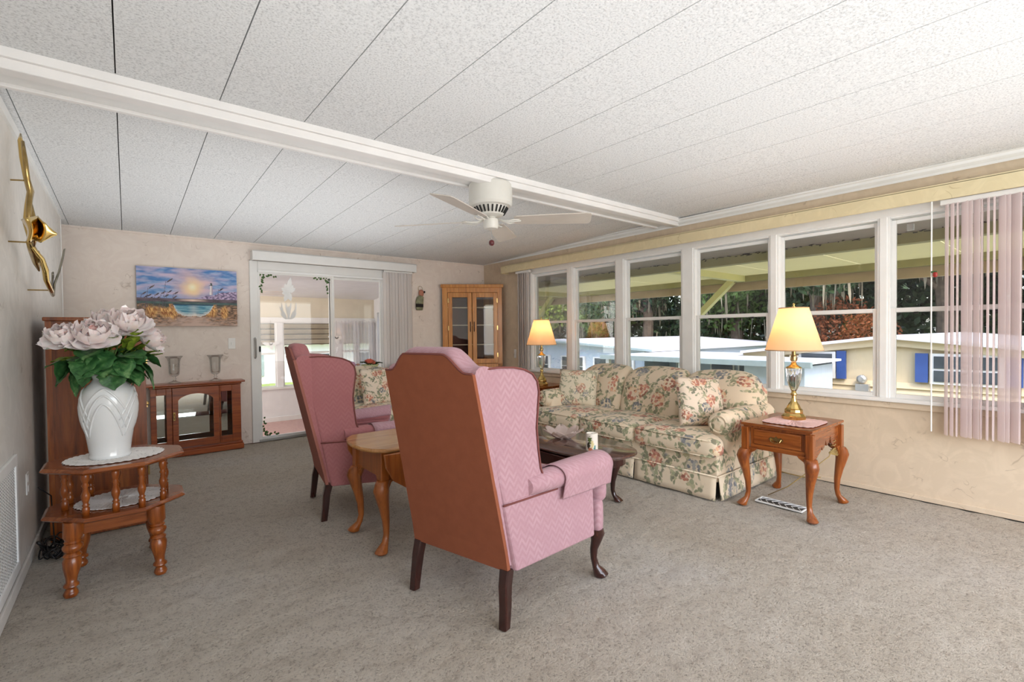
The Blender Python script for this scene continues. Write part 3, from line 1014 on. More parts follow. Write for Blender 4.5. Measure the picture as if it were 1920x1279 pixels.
obj('conduit', tube([G3(11.9, 3.0, -.12), G3(11.9, 2.9, -.15), G3(11.9, 2.9, -.75)], .02, 6), mt['alu'], h2)

mt['leaf1'] = plain('oak_leaf', (86, 112, 52), .6, var=.35, scale=3)
mt['leaf2'] = plain('deep_leaf', (52, 74, 42), .6, var=.35, scale=3)
mt['leaf3'] = plain('bright_leaf', (140, 160, 70), .6, var=.3, scale=3)
mt['leaf4'] = plain('russet_leaf', (142, 82, 50), .8, var=.3, scale=3)
mt['moss'] = plain('spanish_moss', (128, 120, 100), .9, var=.25, scale=3)
mt['bark'] = plain('oak_bark', (104, 90, 76), .9, var=.3, scale=5, bump=.5)
def leafcloud(name, parent, blobs, n, size, mat, seed):
    rng = np.random.default_rng(seed)
    V = []; F = []
    tot = sum(b[3] * b[4] * b[5] for b in blobs) ** 1
    for (cx, cy, cz_, rx, ry, rz_) in blobs:
        m = max(20, int(n * rx * ry * rz_ / tot))
        d = rng.normal(size=(m, 3)); d /= np.linalg.norm(d, axis=1)[:, None]
        rr = rng.uniform(.45, 1, m) ** .6
        P = d * rr[:, None] * np.array([rx, ry, rz_]) + np.array([cx, cy, cz_])
        A = rng.normal(size=(m, 3)); A /= np.linalg.norm(A, axis=1)[:, None]
        B = np.cross(A, rng.normal(size=(m, 3))); B /= np.linalg.norm(B, axis=1)[:, None]
        s = rng.uniform(.5, 1, m)[:, None] * size
        base = len(V) if not V else sum(len(x) for x in V)
        Q = np.stack([P - A * s, P + B * s * .5, P + A * s, P - B * s * .5], 1).reshape(-1, 3)
        V.append(Q)
        F.append(np.arange(m * 4).reshape(-1, 4) + base)
    me = bpy.data.meshes.new(name)
    me.from_pydata(np.concatenate(V).tolist(), [], np.concatenate(F).tolist())
    o = obj(name, me, mat, parent)
    o['kind'] = 'stuff'
    return o
def moss(parent, spots, n, seed, base):
    random.seed(seed)
    bm = BM()
    for k in range(n):
        cx, cy, cz_, r_ = random.choice(spots)
        x = cx + random.gauss(0, r_ * .5); y = cy + random.gauss(0, r_ * .5); z = cz_ + random.uniform(-.6, .6)
        L = random.uniform(.3, 1.3); w_ = random.uniform(.015, .045)
        p0 = Vector((x, y, z)); q = Vector((random.gauss(0, .05), random.gauss(0, .07), -L))
        a = random.uniform(0, PI); s = Vector((math.cos(a), math.sin(a), 0)) * w_
        v1 = [bm.verts.new(p0 - s), bm.verts.new(p0 + s), bm.verts.new(p0 + q * .6 + s * 1.4), bm.verts.new(p0 + q * .6 - s * 1.4), bm.verts.new(p0 + q)]
        bm.faces.new(v1[:4]); bm.faces.new((v1[3], v1[2], v1[4]))
    o = obj('moss_strands', bm, mt['moss'], parent); o['kind'] = 'stuff'
TREES = 'oaks beyond the neighbouring homes'
def tree(x, y, h, r_, mat, label, seed, nm=520, nl=11000, size=.19, low=.25):
    o = thing('oak_tree', label, 'tree', (x, y, -.75), group=TREES)
    random.seed(seed)
    tp = [(0, 0, 0), (random.uniform(-.2, .2), random.uniform(-.2, .2), h * .3), (random.uniform(-.5, .5), random.uniform(-.5, .5), h * .6), (random.uniform(-.8, .8), random.uniform(-.8, .8), h * .85)]
    bm = tube(tp, [.34, .27, .2, .1], 9)
    for k in range(5):
        a = random.uniform(0, 2 * PI); z0 = h * random.uniform(.3, .6)
        add_tube(bm, [(0, 0, z0), (math.cos(a) * r_ * .4, math.sin(a) * r_ * .4, z0 + h * .12), (math.cos(a) * r_ * .8, math.sin(a) * r_ * .8, z0 + h * .18)], [.14, .09, .04], 6)
    obj('trunk', bm, mt['bark'], o)
    blobs = []
    for k in range(13):
        a = random.uniform(0, 2 * PI); q = random.uniform(.1, .85) * r_
        rr = random.uniform(.7, 1.25) * r_ * .42
        blobs.append((math.cos(a) * q, math.sin(a) * q, h * random.uniform(low, 1.0), rr, rr, rr * .7))
    leafcloud('crown', o, blobs, nl, size, mat, seed)
    moss(o, [(b[0], b[1], b[2], b[3]) for b in blobs], nm, seed + 1, h)
    return o
spec = [(24, -6.5, 9, 3.6, 'leaf1', 'oak with loose green crown farthest right beyond the beige home'),
        (22.5, -1.0, 8.5, 3.4, 'leaf1', 'green oak behind the near vertical blinds'),
        (23.5, 3.6, 8.5, 3.3, 'leaf2', 'dark oak hung with grey moss right above the beige roof'),
        (22.5, 7.6, 9, 3.3, 'leaf2', 'dark moss draped oak behind the right lamp'),
        (24.0, 11.6, 9, 3.4, 'leaf1', 'oak with a green crown above the carport brace'),
        (22.5, 16.0, 8.5, 3.4, 'leaf2', 'dark oak with a thick trunk behind the blue home'),
        (24.5, 20.8, 9, 3.4, 'leaf1', 'mid green mossy oak behind the blue roof'),
        (25.5, 26.0, 9, 3.6, 'leaf3', 'bright yellow green oak behind the blue home gable'),
        (27, 32.5, 9, 4.0, 'leaf1', 'mossy oak seen past the far lamp shade'),
        (30, 40, 10, 4.6, 'leaf2', 'farthest dark oak at the left end of the windows')]
for k, (x, y, h_, r_, mm, lab) in enumerate(spec):
    tree(x, y, h_, r_, mt[mm], lab, 100 + k)
hg = thing('hedge', 'dark evergreen thicket under the oaks behind the homes', 'hedge', (25.5, 14, -.75))
leafcloud('foliage', hg, [(random.uniform(-.6, 1.5) + 0.05 * abs(yy), yy, random.uniform(.8, 6.0), 1.6, 1.9, 2.6) for yy in np.arange(-26, 46, .75)], 60000, .24, mt['leaf2'], 55)
wd_ = thing('treeline', 'deep shaded treeline closing the view behind the oaks', 'trees', (33, 10, -.75))
rng_ = random.Random(4)
leafcloud('foliage', wd_, [(rng_.uniform(-1, 1), yy, rng_.uniform(1, 9), 1.5, 2.6, 2.6) for yy in np.arange(-40, 62, 1.1)], 26000, .5, mt['leaf2'], 71)
rs = thing('russet_bush', 'rusty brown bush above the beige roof beside the right lamp', 'bush', (22.3, 6.6, -.75))
leafcloud('foliage', rs, [(0, 0, 2.1, .9, 1.2, 1.2), (.2, -.8, 1.6, .9, 1.1, 1.1), (0, .8, 1.4, .9, 1.1, 1.1)], 3200, .1, mt['leaf4'], 57)
for (x, y, s, lab) in ((11.2, 2.0, .30, 'small spiky plant by the wall under the blue shuttered window'), (10.9, 3.15, .30, 'low green shrub left of the electric meter')):
    o = thing('shrub', lab, 'plant', (x, y, -.75))
    leafcloud('leaves', o, [(0, 0, s, s, s * 1.3, s)], 260, .07, mt['leaf1'], int(y * 10))
# behind the sunroom
aw = thing('awning', 'tan slatted metal awning with scalloped edge outside the sunroom', 'awning', (1.8, 8.95, 1.05))
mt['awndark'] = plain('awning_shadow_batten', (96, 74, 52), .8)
mt['awn'] = plain('tan_awning_metal', (206, 180, 142), .6, var=.1, scale=6)
for k in range(5):
    bm = BM()
    z0 = .38 - .09 * k; y0 = -.42 + .11 * k
    n_ = 60
    top = [bm.verts.new((-3 + 6.5 * i / n_, y0, z0 + .04 + .006 * (i % 2))) for i in range(n_ + 1)]
    bot = [bm.verts.new((-3 + 6.5 * i / n_, y0 + .13, z0 - .06 - (.022 * (i % 2) if k == 4 else 0))) for i in range(n_ + 1)]
    for i in range(n_): bm.faces.new((top[i], top[i + 1], bot[i + 1], bot[i]))
    sl = obj('awning_slat', bm, mt['awn'], aw)
    md = sl.modifiers.new('thick', 'SOLIDIFY'); md.thickness = .008
    obj('batten', box(-3, y0 + .055, z0 - .075, 3.5, y0 + .075, z0 - .058), mt['awndark'], aw)  # dark strip added as a painted shadow line between slats
h3 = thing('mobile_home', 'white neighbouring home seen through the sunroom windows', 'house', (3, 16, -.35))
obj('wall', box(-8, 0, 0, 6, 6, 1.3), mt['sunwhite'], h3)
obj('roof', box(-8.3, -.4, 1.3, 6.3, 6.3, 1.42), mt['whiteroof'], h3)
f = obj('door', box(.35, -.05, .05, .95, 0, 1.0), mt['white'], h3)
obj('shutter', box(.0, -.06, .3, .2, 0, .95), mt['teal'], h3)
for x in (-1.2, 1.7, 3.0):
    f = obj('window', box(x, -.05, .4, x + .8, 0, .95), mt['white'], h3)
    obj('pane', box(x + .05, -.07, .45, x + .75, -.05, .90), mt['darkglass'], f)

# ================================================================ CEILING FANS
def make_fan(name, label, loc, rz=0):
    o = thing(name, label, 'ceiling fan', loc, rz)
    # origin at the top of the housing
    obj('housing', lathe([(0, .045), (.142, .045), (.152, .032), (.152, -.095), (.140, -.112), (.10, -.125), (0, -.128)], 40), mt['fan'], o, smooth=True, auto=35)
    vent = obj('vent_ring', lathe([(.0, -.12), (.125, -.112), (.085, -.172), (.05, -.185), (0, -.186)], 40), mt['fan'], o, smooth=True, auto=35)
    for k in range(24):
        a = 2 * PI * k / 24
        bm = BM()
        c, s = math.cos(a), math.sin(a)
        add_beam(bm, (.119 * c, .119 * s, -.122), (.094 * c, .094 * s, -.163), .012, .010, (-s, c, 0))
        obj('slot', bm, mt['dark'], vent)
    obj('switch_housing', lathe([(0, -.17), (.032, -.175), (.035, -.19), (.052, -.20), (.053, -.25), (.045, -.265), (0, -.27)], 24), mt['fan'], o, smooth=True, auto=35)
    for k, ang in enumerate((41.6, 130, 209, 317)):
        a = R(ang)
        bm = BM()
        for s in (-1, 1):
            add_tube(bm, [(.045, s * .010, -.195), (.09, s * .018, -.215), (.13, s * .040, -.222), (.17, s * .044, -.215), (.20, s * .026, -.212)], .0055, 6)
        add_tube(bm, [(.045, 0, -.2), (.10, 0, -.22), (.21, 0, -.214)], .006, 6)
        bmesh.ops.rotate(bm, verts=bm.verts, matrix=Matrix.Rotation(a, 3, 'Z'))
        obj('blade_iron', bm, mt['fan'], o, smooth=True)
        out = [(.165, -.045), (.18, -.058), (.40, -.070), (.665, -.079), (.69, -.070), (.695, -.04), (.695, .04), (.69, .070), (.665, .079), (.40, .070), (.18, .058), (.165, .045)]
        bm = prism(out, lambda u, v_, tt: (u, v_ * math.cos(R(12)), tt - v_ * math.sin(R(13))), -.212, -.206)
        bmesh.ops.rotate(bm, verts=bm.verts, matrix=Matrix.Rotation(a, 3, 'Z'))
        obj('blade', bm, mt['blade'], o)
    obj('pull_chain', tube([(-.02, -.03, -.26), (-.02, -.032, -.355)], .0022, 5), mt['alu'], o)
    p = obj('chain_pull', cushion(.032, .032, .034, .012, .004, 6, loc=(-.02, -.032, -.37)), plain('wine_red_pull', (96, 36, 40), .4, var=.4, scale=60), o, smooth=True)
    return o
make_fan('ceiling_fan', 'white four blade ceiling fan hanging under the ridge beam', (2.0, 2.70, 2.163))
f2 = make_fan('ceiling_fan', 'ceiling fan in the sunroom, one blade seen through the door glass', (1.02, 7.0, 1.93), R(20))
for c_ in list(f2.children):
    if c_.name.startswith(('chain_pull', 'pull_chain')): bpy.data.objects.remove(c_)

# ================================================================ WING CHAIRS
TH = R(12.5)
def wing_chair(name, label, loc, rz, fab, backm, group=None):
    o = thing(name, label, 'armchair', loc, rz, group)
    tan = math.tan(TH)
    def bx(z): return -(z - .22) * tan          # x of outer back at height z
    # crown profile
    def top(y):
        a = abs(y)
        return 1.088 - .072 * sstep((a - .105) / .105)
    W0, W1 = .268, .245                         # half width bottom, top
    def hw(z): return W0 + (W1 - W0) * (z - .22) / .8
    NY, NZ = 24, 14
    # padded backrest body
    bm = BM()
    def ring(u):                                # u 0..1 up the back
        pts_ = []
        for i in range(NY + 1):
            s = -1 + 2 * i / NY
            yy0 = s * hw(.22)
            zt = top(s * W1)
            z = .24 + (zt - .24) * u
            y = s * hw(z)
            pts_.append((y, z, s))
        return pts_
    outer = []; inner = []
    for j in range(NZ + 1):
        rr = ring(j / NZ)
        outer.append([(bx(z) + .012, y, z) for y, z, s in rr])
        inner.append([(bx(z) + .10 + .035 * (1 - s * s) * (1 - abs(2 * j / NZ - 1) ** 2) + .01, y, z) for y, z, s in rr])
    # rolled top
    roll = []
    for k in range(1, 6):
        a = PI * k / 6
        roll.append([(bx(z) + .012 + .049 * (1 - math.cos(a)), y, z + .028 * math.sin(a)) for y, z, s in ring(1)])
    rings = outer + roll + list(reversed(inner))
    vv = [[bm.verts.new(p) for p in r] for r in rings]
    for a, b in zip(vv[:-1], vv[1:]):
        for i in range(NY): bm.faces.new((a[i], a[i + 1], b[i + 1], b[i]))
    for e in (0, -1):
        bm.faces.new([r[e] for r in vv]) if e == 0 else bm.faces.new([r[e] for r in reversed(vv)])
    bm.faces.new([v_ for v_ in vv[0]][::-1] + [v_ for v_ in vv[-1]])
    bmesh.ops.recalc_face_normals(bm, faces=bm.faces)
    obj('backrest', bm, fab, o, smooth=True, auto=50)
    # outside back panel
    bm = BM()
    A = []; B = []
    for j in range(NZ + 1):
        rr = ring(j / NZ)
        A.append([bm.verts.new((bx(z) - .004, y * 1.0, z - (.02 if j == 0 else 0))) for y, z, s in rr])
        B.append([bm.verts.new((bx(z) + .014, y * 1.0, z - (.02 if j == 0 else 0))) for y, z, s in rr])
    for g in (A, B):
        for a, b in zip(g[:-1], g[1:]):
            for i in range(NY): bm.faces.new((a[i], a[i + 1], b[i + 1], b[i]))
    for i in range(NY):
        bm.faces.new((A[0][i], A[0][i + 1], B[0][i + 1], B[0][i])); bm.faces.new((A[-1][i], A[-1][i + 1], B[-1][i + 1], B[-1][i]))
    for e in (0, -1):
        for j in range(NZ): bm.faces.new((A[j][e], A[j + 1][e], B[j + 1][e], B[j][e]))
    bmesh.ops.recalc_face_normals(bm, faces=bm.faces)
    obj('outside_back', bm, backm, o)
    # piping along the crown
    cp_ = [(bx(top(s * W1)) - .002, s * W1, top(s * W1) + .002) for s in [-1 + 2 * i / 30 for i in range(31)]]
    obj('piping', tube(cp_, .0045, 6), mt['piping'], o, smooth=True)
    # wings and sides
    sp = R(12)
    out = [(-.03, .49), (.265, .49), (.20, .535), (.176, .60), (.166, .68), (.160, .77), (.170, .85), (.180, .92), (.172, .965), (.145, .998), (.10, 1.018), (.04, 1.030), (-.04, 1.034), (-.11, 1.030), (-.145, 1.02)]
    back_edge = [(bx(z) + .028, z) for z in (.95, .80, .65)]
    poly = out + back_edge
    def smooth_poly(p, idx0, idx1):
        return p
    for s in (-1, 1):
        def pos(u, v_, t_, s=s):
            # u along splay direction from rear corner, v height, t thickness outwards
            yy = hw(max(.22, min(1.03, v_))) - (W0 - .245) * 0
            return (u * math.cos(sp) + t_ * math.sin(sp), s * (.245 + .02 * (1.03 - v_) / .8 + u * math.sin(sp) + t_ * math.cos(sp)), v_)
        bm = prism(poly, lambda u, v_, tt: pos(u, v_, tt), -.045, .018)
        wg = obj('wing', bm, fab, o, bevel=.012)
        edge = [pos(u, v_, .017) for u, v_ in out[1:]]
        obj('piping', tube(edge, .0045, 6), mt['piping'], wg, smooth=True)
        # lower side panel
        bm = BM()
        for (u0, u1, z0, z1) in ((0, 1, .22, .49),):
            rs_ = []
            for u in np.linspace(0, 1, 9):
                x = .0 + u * .515
                rs_.append([(bx(.22) * 1 + 0 if False else (x + (-(.27 - .0) * tan * (1 - u)) * 0), 0, 0)])
        ps0 = [(.022, .215), (.515, .215), (.515, .47), (.50, .50), (.0, .50), (-.034, .49)]
        bm = prism(ps0, lambda u, v_, tt: pos(u, v_, tt), -.05, .02)
        sd = obj('side_panel', bm, fab, o, bevel=.008)
        obj('piping', tube([pos(-.04, .492, .021), pos(.27, .492, .021)], .004, 6), mt['piping'], sd, smooth=True)
        # rolled arm
        def apos(u, a, rad):
            c = pos(u, .545, -.005)
            n_ = Vector((math.sin(sp), s * math.cos(sp), 0))
            return Vector(c) + n_ * (rad * 1.12 * math.cos(a)) + Vector((0, 0, rad * math.sin(a)))
        rings_ = []
        for u, rad in ((.10, .040), (.16, .045), (.30, .050), (.46, .056), (.56, .060), (.585, .052), (.592, .035)):
            rings_.append([apos(u, 2 * PI * k / 18, rad) - Vector((0, 0, .012 * (1 - u))) for k in range(18)])
        bm = BM(); add_rings(bm, rings_)
        bmesh.ops.recalc_face_normals(bm, faces=bm.faces)
        obj('arm', bm, fab, o, smooth=True, auto=60)
        bm = prism([(.15, .48), (.575, .46), (.585, .53), (.15, .54)], lambda u, v_, tt: pos(u, v_, tt), -.05, .012)
        obj('arm_post', bm, fab, o, bevel=.01)
    # seat
    bm = BM()
    add_hexa(bm, [(.03, -.25, .215), (.575, -.335, .215), (.575, .335, .215), (.03, .25, .215), (.03, -.25, .36), (.585, -.34, .355), (.585, .34, .355), (.03, .25, .36)])
    obj('seat_frame', bm, fab, o, bevel=.015)
    def tap(q):
        k = .80 + .22 * (q.x + .3) / .6
        return (q.x, q.y * k, q.z)
    cu_ = obj('seat_cushion', cushion(.54, .64, .125, .035, .02, 10, loc=(.37, 0, .41), crown=tap), fab, o, smooth=True)
    obj('piping', tube([(.632, -.29, .462), (.637, -.1, .466), (.637, .1, .466), (.632, .29, .462)], .0045, 6), mt['piping'], cu_, smooth=True)
    bm = BM()
    # T ears in front of the arms
    for s in (-1, 1):
        obj('cushion_ear', cushion(.07, .12, .12, .03, .012, 8, loc=(.605, s * .335, .408)), fab, cu_, smooth=True)
        obj('front_rail_corner', cushion(.06, .09, .15, .02, .004, 6, loc=(.565, s * .355, .29)), fab, o, smooth=True)
    # legs
    for s in (-1, 1):
        secs = [(-.022, s * .258, .0, .019, .019), (-.012, s * .256, .08, .020, .021), (-.004, s * .25, .16, .022, .023), (.012, s * .248, .225, .024, .024)]
        obj('leg', loft(secs, 8, .35), mt['mahog'], o)
        fx, fy = .555, .365
        q = Vector((.6, s * .8, 0)).normalized()
        def L(z, off, r_, rr=None): return (fx + q.x * off, s * 0 + s * fy + q.y * off, z, r_, rr or r_)
        secs = [L(0, .028, .030), L(.012, .030, .036), L(.028, .022, .030), L(.05, .006, .018), L(.09, -.004, .0155), L(.13, -.002, .019), L(.17, .010, .026), L(.205, .016, .034), L(.228, .010, .034)]
        obj('leg', loft(secs, 14), mt['mahog'], o, smooth=True, auto=50)
    o['sp'] = 0
    del o['sp']
    return o, sp

def arm_cover(label, chair, s, u0=.27, u1=.60):
    """loose cloth draped over a rolled arm, hanging to the hem outside"""
    sp = R(12)
    o = thing('armrest_cover', label, 'arm cover', chair.location, chair.rotation_euler[2], 'loose armrest covers')
    n_ = Vector((math.sin(sp), s * math.cos(sp), 0))
    def f(u, v_):
        uu = u0 + (u1 - u0) * u
        c = Vector((uu * math.cos(sp), s * (.245 + .02 * (1.03 - .545) / .8 + uu * math.sin(sp)), .545)) - n_ * .005
        rad = .056 + .012 * uu
        if v_ < .62:
            a = R(200) * (1 - v_ / .62) - R(20) * 0
            a = R(190) - (v_ / .62) * R(205)
            p = c + n_ * (rad * 1.12 * math.cos(a)) + Vector((0, 0, rad * math.sin(a) - .012 * (1 - uu)))
        else:
            t_ = (v_ - .62) / .38
            p = c + n_ * (rad * 1.12 * math.cos(R(-15)) - .012 * t_) + Vector((0, 0, rad * math.sin(R(-15)) - .075 * t_ - .012 * (1 - uu)))
        p += n_ * .0015 * math.sin(u * 9 + v_ * 4)
        return p
    me = grid_mesh('cloth', 14, 26, f)
    c = obj('cloth', me, mt['pink'] if s else mt['pink'], o, smooth=True)
    md = c.modifiers.new('thick', 'SOLIDIFY'); md.thickness = .004; md.offset = 1 if s < 0 else -1
    return o

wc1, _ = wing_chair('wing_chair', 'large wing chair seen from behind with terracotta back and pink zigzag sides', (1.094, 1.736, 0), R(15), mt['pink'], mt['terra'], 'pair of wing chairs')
arm_cover('pink cover draped on the near arm of the closest wing chair', wc1, -1)
arm_cover('pink cover on the hidden far arm of the closest wing chair', wc1, 1)
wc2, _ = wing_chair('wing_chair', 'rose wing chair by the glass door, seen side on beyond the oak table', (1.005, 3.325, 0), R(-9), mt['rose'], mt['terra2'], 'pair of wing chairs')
arm_cover('rose cover on the near arm of the farther wing chair', wc2, -1)
arm_cover('rose cover standing up on the window side arm of the farther wing chair', wc2, 1)

# ================================================================ TABLES
def cab_leg(px, py, dx, dy, h, mat, parent, k=1.0, top=.032):
    q = Vector((dx, dy, 0)).normalized()
    def L(zf, off, r_): return (px + q.x * off * k, py + q.y * off * k, zf * h, r_ * k, r_ * k)
    secs = [L(0, .020, .022), L(.03, .024, .028), L(.075, .014, .023), L(.14, -.004, .0145), L(.24, -.012, .013), L(.42, -.010, .0165), L(.60, .000, .022), L(.76, .012, .029), L(.87, .018, .034), L(.95, .012, top), L(1.0, .0, top)]
    return obj('leg', loft(secs, 14), mat, parent, smooth=True, auto=60)

def end_table(label, loc, hidden=False):
    o = thing('end_table', label, 'end table', loc, group='cherry queen anne end tables')
    X, Y, Hh = .28, .215, .56                     # half sizes, height
    t0 = BM(); add_box(t0, -X, -Y, Hh - .010, X, Y, Hh)
    obj('tabletop', cushion(2 * X, 2 * Y, .022, .008, 0, 4, loc=(0, 0, Hh - .011)), mt['cherryY'], o, smooth=True, auto=40)
    obj('top_moulding', box(-X + .012, -Y + .012, Hh - .032, X - .012, Y - .012, Hh - .02), mt['cherryX'], o, bevel=.004)
    ax, ay, za, zb = X - .03, Y - .022, .385, Hh - .032
    obj('front_rail', box(-ax, -ay + .03, za, -ax + .02, ay - .03, za + .030), mt['cherryY'], o)
    d = obj('drawer', box(-ax - .006, -ay + .05, za + .036, -ax + .02, ay - .05, zb - .012), mt['cherryY'], o, bevel=.004)
    obj('drawer_back', box(-ax + .004, -ay + .03, za + .03, -ax + .014, ay - .03, zb), mt['cherry'], o)
    bm = BM()
    add_tube(bm, [(-ax - .012, -.032, .472), (-ax - .022, -.026, .455), (-ax - .026, 0, .448), (-ax - .022, .026, .455), (-ax - .012, .032, .472)], .0035, 6)
    pl = [(-.045, .468), (-.03, .482), (-.012, .478), (0, .49), (.012, .478), (.03, .482), (.045, .468), (.032, .455), (.014, .460), (0, .447), (-.014, .460), (-.032, .455)]
    add_prism(bm, pl, lambda u, v_, tt: (tt, u, v_), -ax - .006, -ax - .0095)
    obj('bail_pull', bm, mt['brass2'], d)
    # side apron with ogee and cusped lower edge
    def apron(f, L_, sgn=1):
        pr = [(-L_, zb), (-L_, za - .012), (-L_ + .06, za - .03), (-L_ + .10, za - .006), (-L_ + .15, za + .015), (-L_ + .165, za + .045), (-L_ + .18, za + .018), (-L_ + .215, za + .035), (-L_ + .235, za + .075), (-L_ + .255, za + .035), (-L_ + .29, za + .050), (-L_ + .315, za + .095), (-L_ + .335, za + .040), (-L_ + .37, za + .02), (L_ - .06, za - .012), (L_, za - .02), (L_, zb)]
        pr = [(p[0], p[1]) for p in pr if p[0] <= L_]
        return prism(pr, f, 0, .016)
    obj('apron', apron(lambda u, v_, tt: (u, -ay + tt, v_), ax - .02), mt['cherryX'], o)
    obj('apron', apron(lambda u, v_, tt: (u, ay - tt, v_), ax - .02), mt['cherryX'], o)
    obj('apron', box(ax - .016, -ay + .02, za, ax, ay - .02, zb), mt['cherryY'], o)
    for sx in (-1, 1):
        for sy in (-1, 1):
            obj('corner_post', box(sx * ax - .022, sy * ay - .022, za - .01, sx * ax + .022, sy * ay + .022, zb), mt['cherry'], o, bevel=.004)
            cab_leg(sx * ax, sy * ay, sx, sy, za - .005, mt['cherry'], o, 1.15)
            # knee brackets
            for (dx, dy) in ((-sx, 0), (0, -sy)):
                pr = [(.018, za + .006), (.075, za + .006), (.060, za - .012), (.035, za - .028), (.024, za - .055), (.018, za - .075)]
                bm = prism(pr, (lambda u, v_, tt: (sx * ax + dx * u, sy * ay + tt, v_)) if dx else (lambda u, v_, tt: (sx * ax + tt, sy * ay + dy * u, v_)), -.012, .012)
                obj('knee_bracket', bm, mt['cherry'], o, bevel=.003)
    return o
et = end_table('cherry end table with one drawer beside the sofa, under the right lamp', (3.462, 1.306, 0))
et2 = end_table('cherry end table hidden behind the chair, holding the far lamp', (3.72, 4.14, 0))
# pink place mat doily
def doily(name, label, cat, loc, rx, ry, mat, n=60, amp=.02, sq=1.0, th=.003, rz=0, holes=0):
    bm = BM()
    rings = []
    def rr(a, k):
        c, s = math.cos(a), math.sin(a)
        e = (abs(c) ** (2 / sq) + abs(s) ** (2 / sq)) ** (-sq / 2) if sq != 1 else 1
        return e * k * (1 + (amp * abs(math.sin(a * n / 4)) if k > .9 else 0))
    prev = None
    ks = [.15, .35, .55, .72, .85, .95, 1.0]
    for k in ks:
        rings.append([(rx * rr(2 * PI * i / (n * 2), k) * math.cos(2 * PI * i / (n * 2)), ry * rr(2 * PI * i / (n * 2), k) * math.sin(2 * PI * i / (n * 2)), th * (.6 + .4 * math.sin(i * 1.7 + k * 30))) for i in range(n * 2)])
    add_rings(bm, rings, cap=False)
    bm.verts.ensure_lookup_table()
    bm.faces.new([bm.verts[i] for i in range(n * 2)])
    o = obj(name, bm, mat)
    md = o.modifiers.new('thick', 'SOLIDIFY'); md.thickness = .002
    o.location = loc; o.rotation_euler = (0, 0, rz)
    return tag(o, label, cat)
doily('doily', 'pink scalloped lace mat under the brass lamp on the end table', 'doily', (3.41, 1.275, .562), .165, .155, mt['pinklace'], sq=.35)

# lamps
def table_lamp(label, loc):
    o = thing('table_lamp', label, 'lamp', loc, group='brass and crystal table lamps')
    obj('base', lathe([(0, 0), (.072, 0), (.074, .020), (.066, .026), (.054, .040), (.056, .048), (.054, .064), (.046, .070), (.042, .078), (.033, .098), (.020, .118), (.014, .140), (.012, .160), (0, .162)], 12), mt['brass'], o, smooth=False)
    st = obj('ring', lathe([(0, .155), (.018, .158), (.022, .166), (.014, .176), (.014, .190), (0, .192)], 20), mt['brass'], o, smooth=True)
    flute = lambda a, z: 1 + .05 * math.cos(a * 10)
    obj('crystal_urn', lathe([(0, .188), (.016, .190), (.022, .205), (.034, .235), (.040, .265), (.043, .300), (.046, .335), (.046, .342), (.0, .342)], 40, fn=flute), mt['crystal'], o, smooth=True)
    obj('collar', lathe([(0, .34), (.047, .342), (.047, .348), (.030, .358), (.018, .368), (.016, .38), (0, .382)], 24), mt['brass'], o, smooth=True)
    obj('crystal_cup', lathe([(0, .380), (.012, .382), (.020, .395), (.024, .415), (.026, .430), (.018, .432), (0, .425)], 30, fn=flute), mt['crystal'], o, smooth=True)
    obj('candle_sleeve', lathe([(0, .395), (.013, .395), (.013, .50), (0, .50)], 16), mt['brass2'], o, smooth=True, auto=40)
    hp = []
    for s in (-1, 1):
        hp.append([(s * .014, 0, .50), (s * .045, 0, .56), (s * .05, 0, .64), (s * .02, 0, .72), (0, 0, .745)])
    bm = BM()
    for p in hp: add_tube(bm, p, .0018, 5)
    obj('harp', bm, mt['brass2'], o)
    obj('finial', lathe([(0, .742), (.008, .744), (.012, .756), (.005, .766), (.009, .774), (0, .784)], 12), mt['brass'], o, smooth=True)
    # shade: open cone of two skins with trim
    n = 48
    r0, z0, r1, z1 = .172, .465, .088, .748
    bm = BM()
    add_rings(bm, [[(r * math.cos(2 * PI * k / n), r * math.sin(2 * PI * k / n), z) for k in range(n)] for r, z in ((r0, z0), (r1, z1))], cap=False)
    s_ = obj('lamp_shade', bm, mt['shade'], o, smooth=True)
    for r, z in ((r0, z0), (r1, z1)):
        bm = BM(); add_tube(bm, [(r * math.cos(2 * PI * k / n), r * math.sin(2 * PI * k / n), z) for k in range(n + 1)], .0035, 5)
        obj('trim_band', bm, plain('shade_trim', (196, 160, 120), .7), s_)
    obj('spider', box(-.088, -.0015, .742, .088, .0015, .745), mt['brass2'], o)
    b = obj('bulb', lathe([(0, .50), (.013, .505), (.014, .52), (.028, .555), (.030, .575), (.022, .598), (0, .606)], 16), emit('bulb_warm', (255, 180, 90), 4), o, smooth=True)
    L = light('lamp_light', 'POINT', (0, 0, .65), 1.5, (1.0, .56, .27), .03)
    L.parent = o
    return o
table_lamp('brass and crystal lamp with lit cream shade on the near end table', (3.505, 1.315, .566))
table_lamp('brass and crystal lamp with lit shade in the far corner behind the sofa', (3.70, 4.05, .562))
# lamp cord tied under the end table and the cord along the wall
def wob(p, q, n, a, seed):
    random.seed(seed)
    p = Vector(p); q = Vector(q)
    return [p.lerp(q, i / n) + Vector((random.gauss(0, a), random.gauss(0, a), random.gauss(0, a) * .6)) for i in range(n + 1)]
mt['goldcord'] = plain('gold_cord', (166, 140, 84), .5)
bm = BM()
base = Vector((3.62, 1.12, .375))
add_tube(bm, [(3.70, 1.15, .50), (3.66, 1.13, .43), base, (3.58, 1.13, .33), (3.50, 1.20, .25), (3.42, 1.32, .12), (3.45, 1.46, .02)], .003, 6)
for k in range(4):
    a = k * .9
    add_tube(bm, [base + Vector((math.cos(t_) * (.045 + .01 * k) + .025, .01 * math.sin(t_ * 2 + a), -.02 + math.sin(t_ + a) * .022 - .4 * (math.cos(t_) * .045))) for t_ in np.linspace(0, 2 * PI, 14)], .0028, 5)
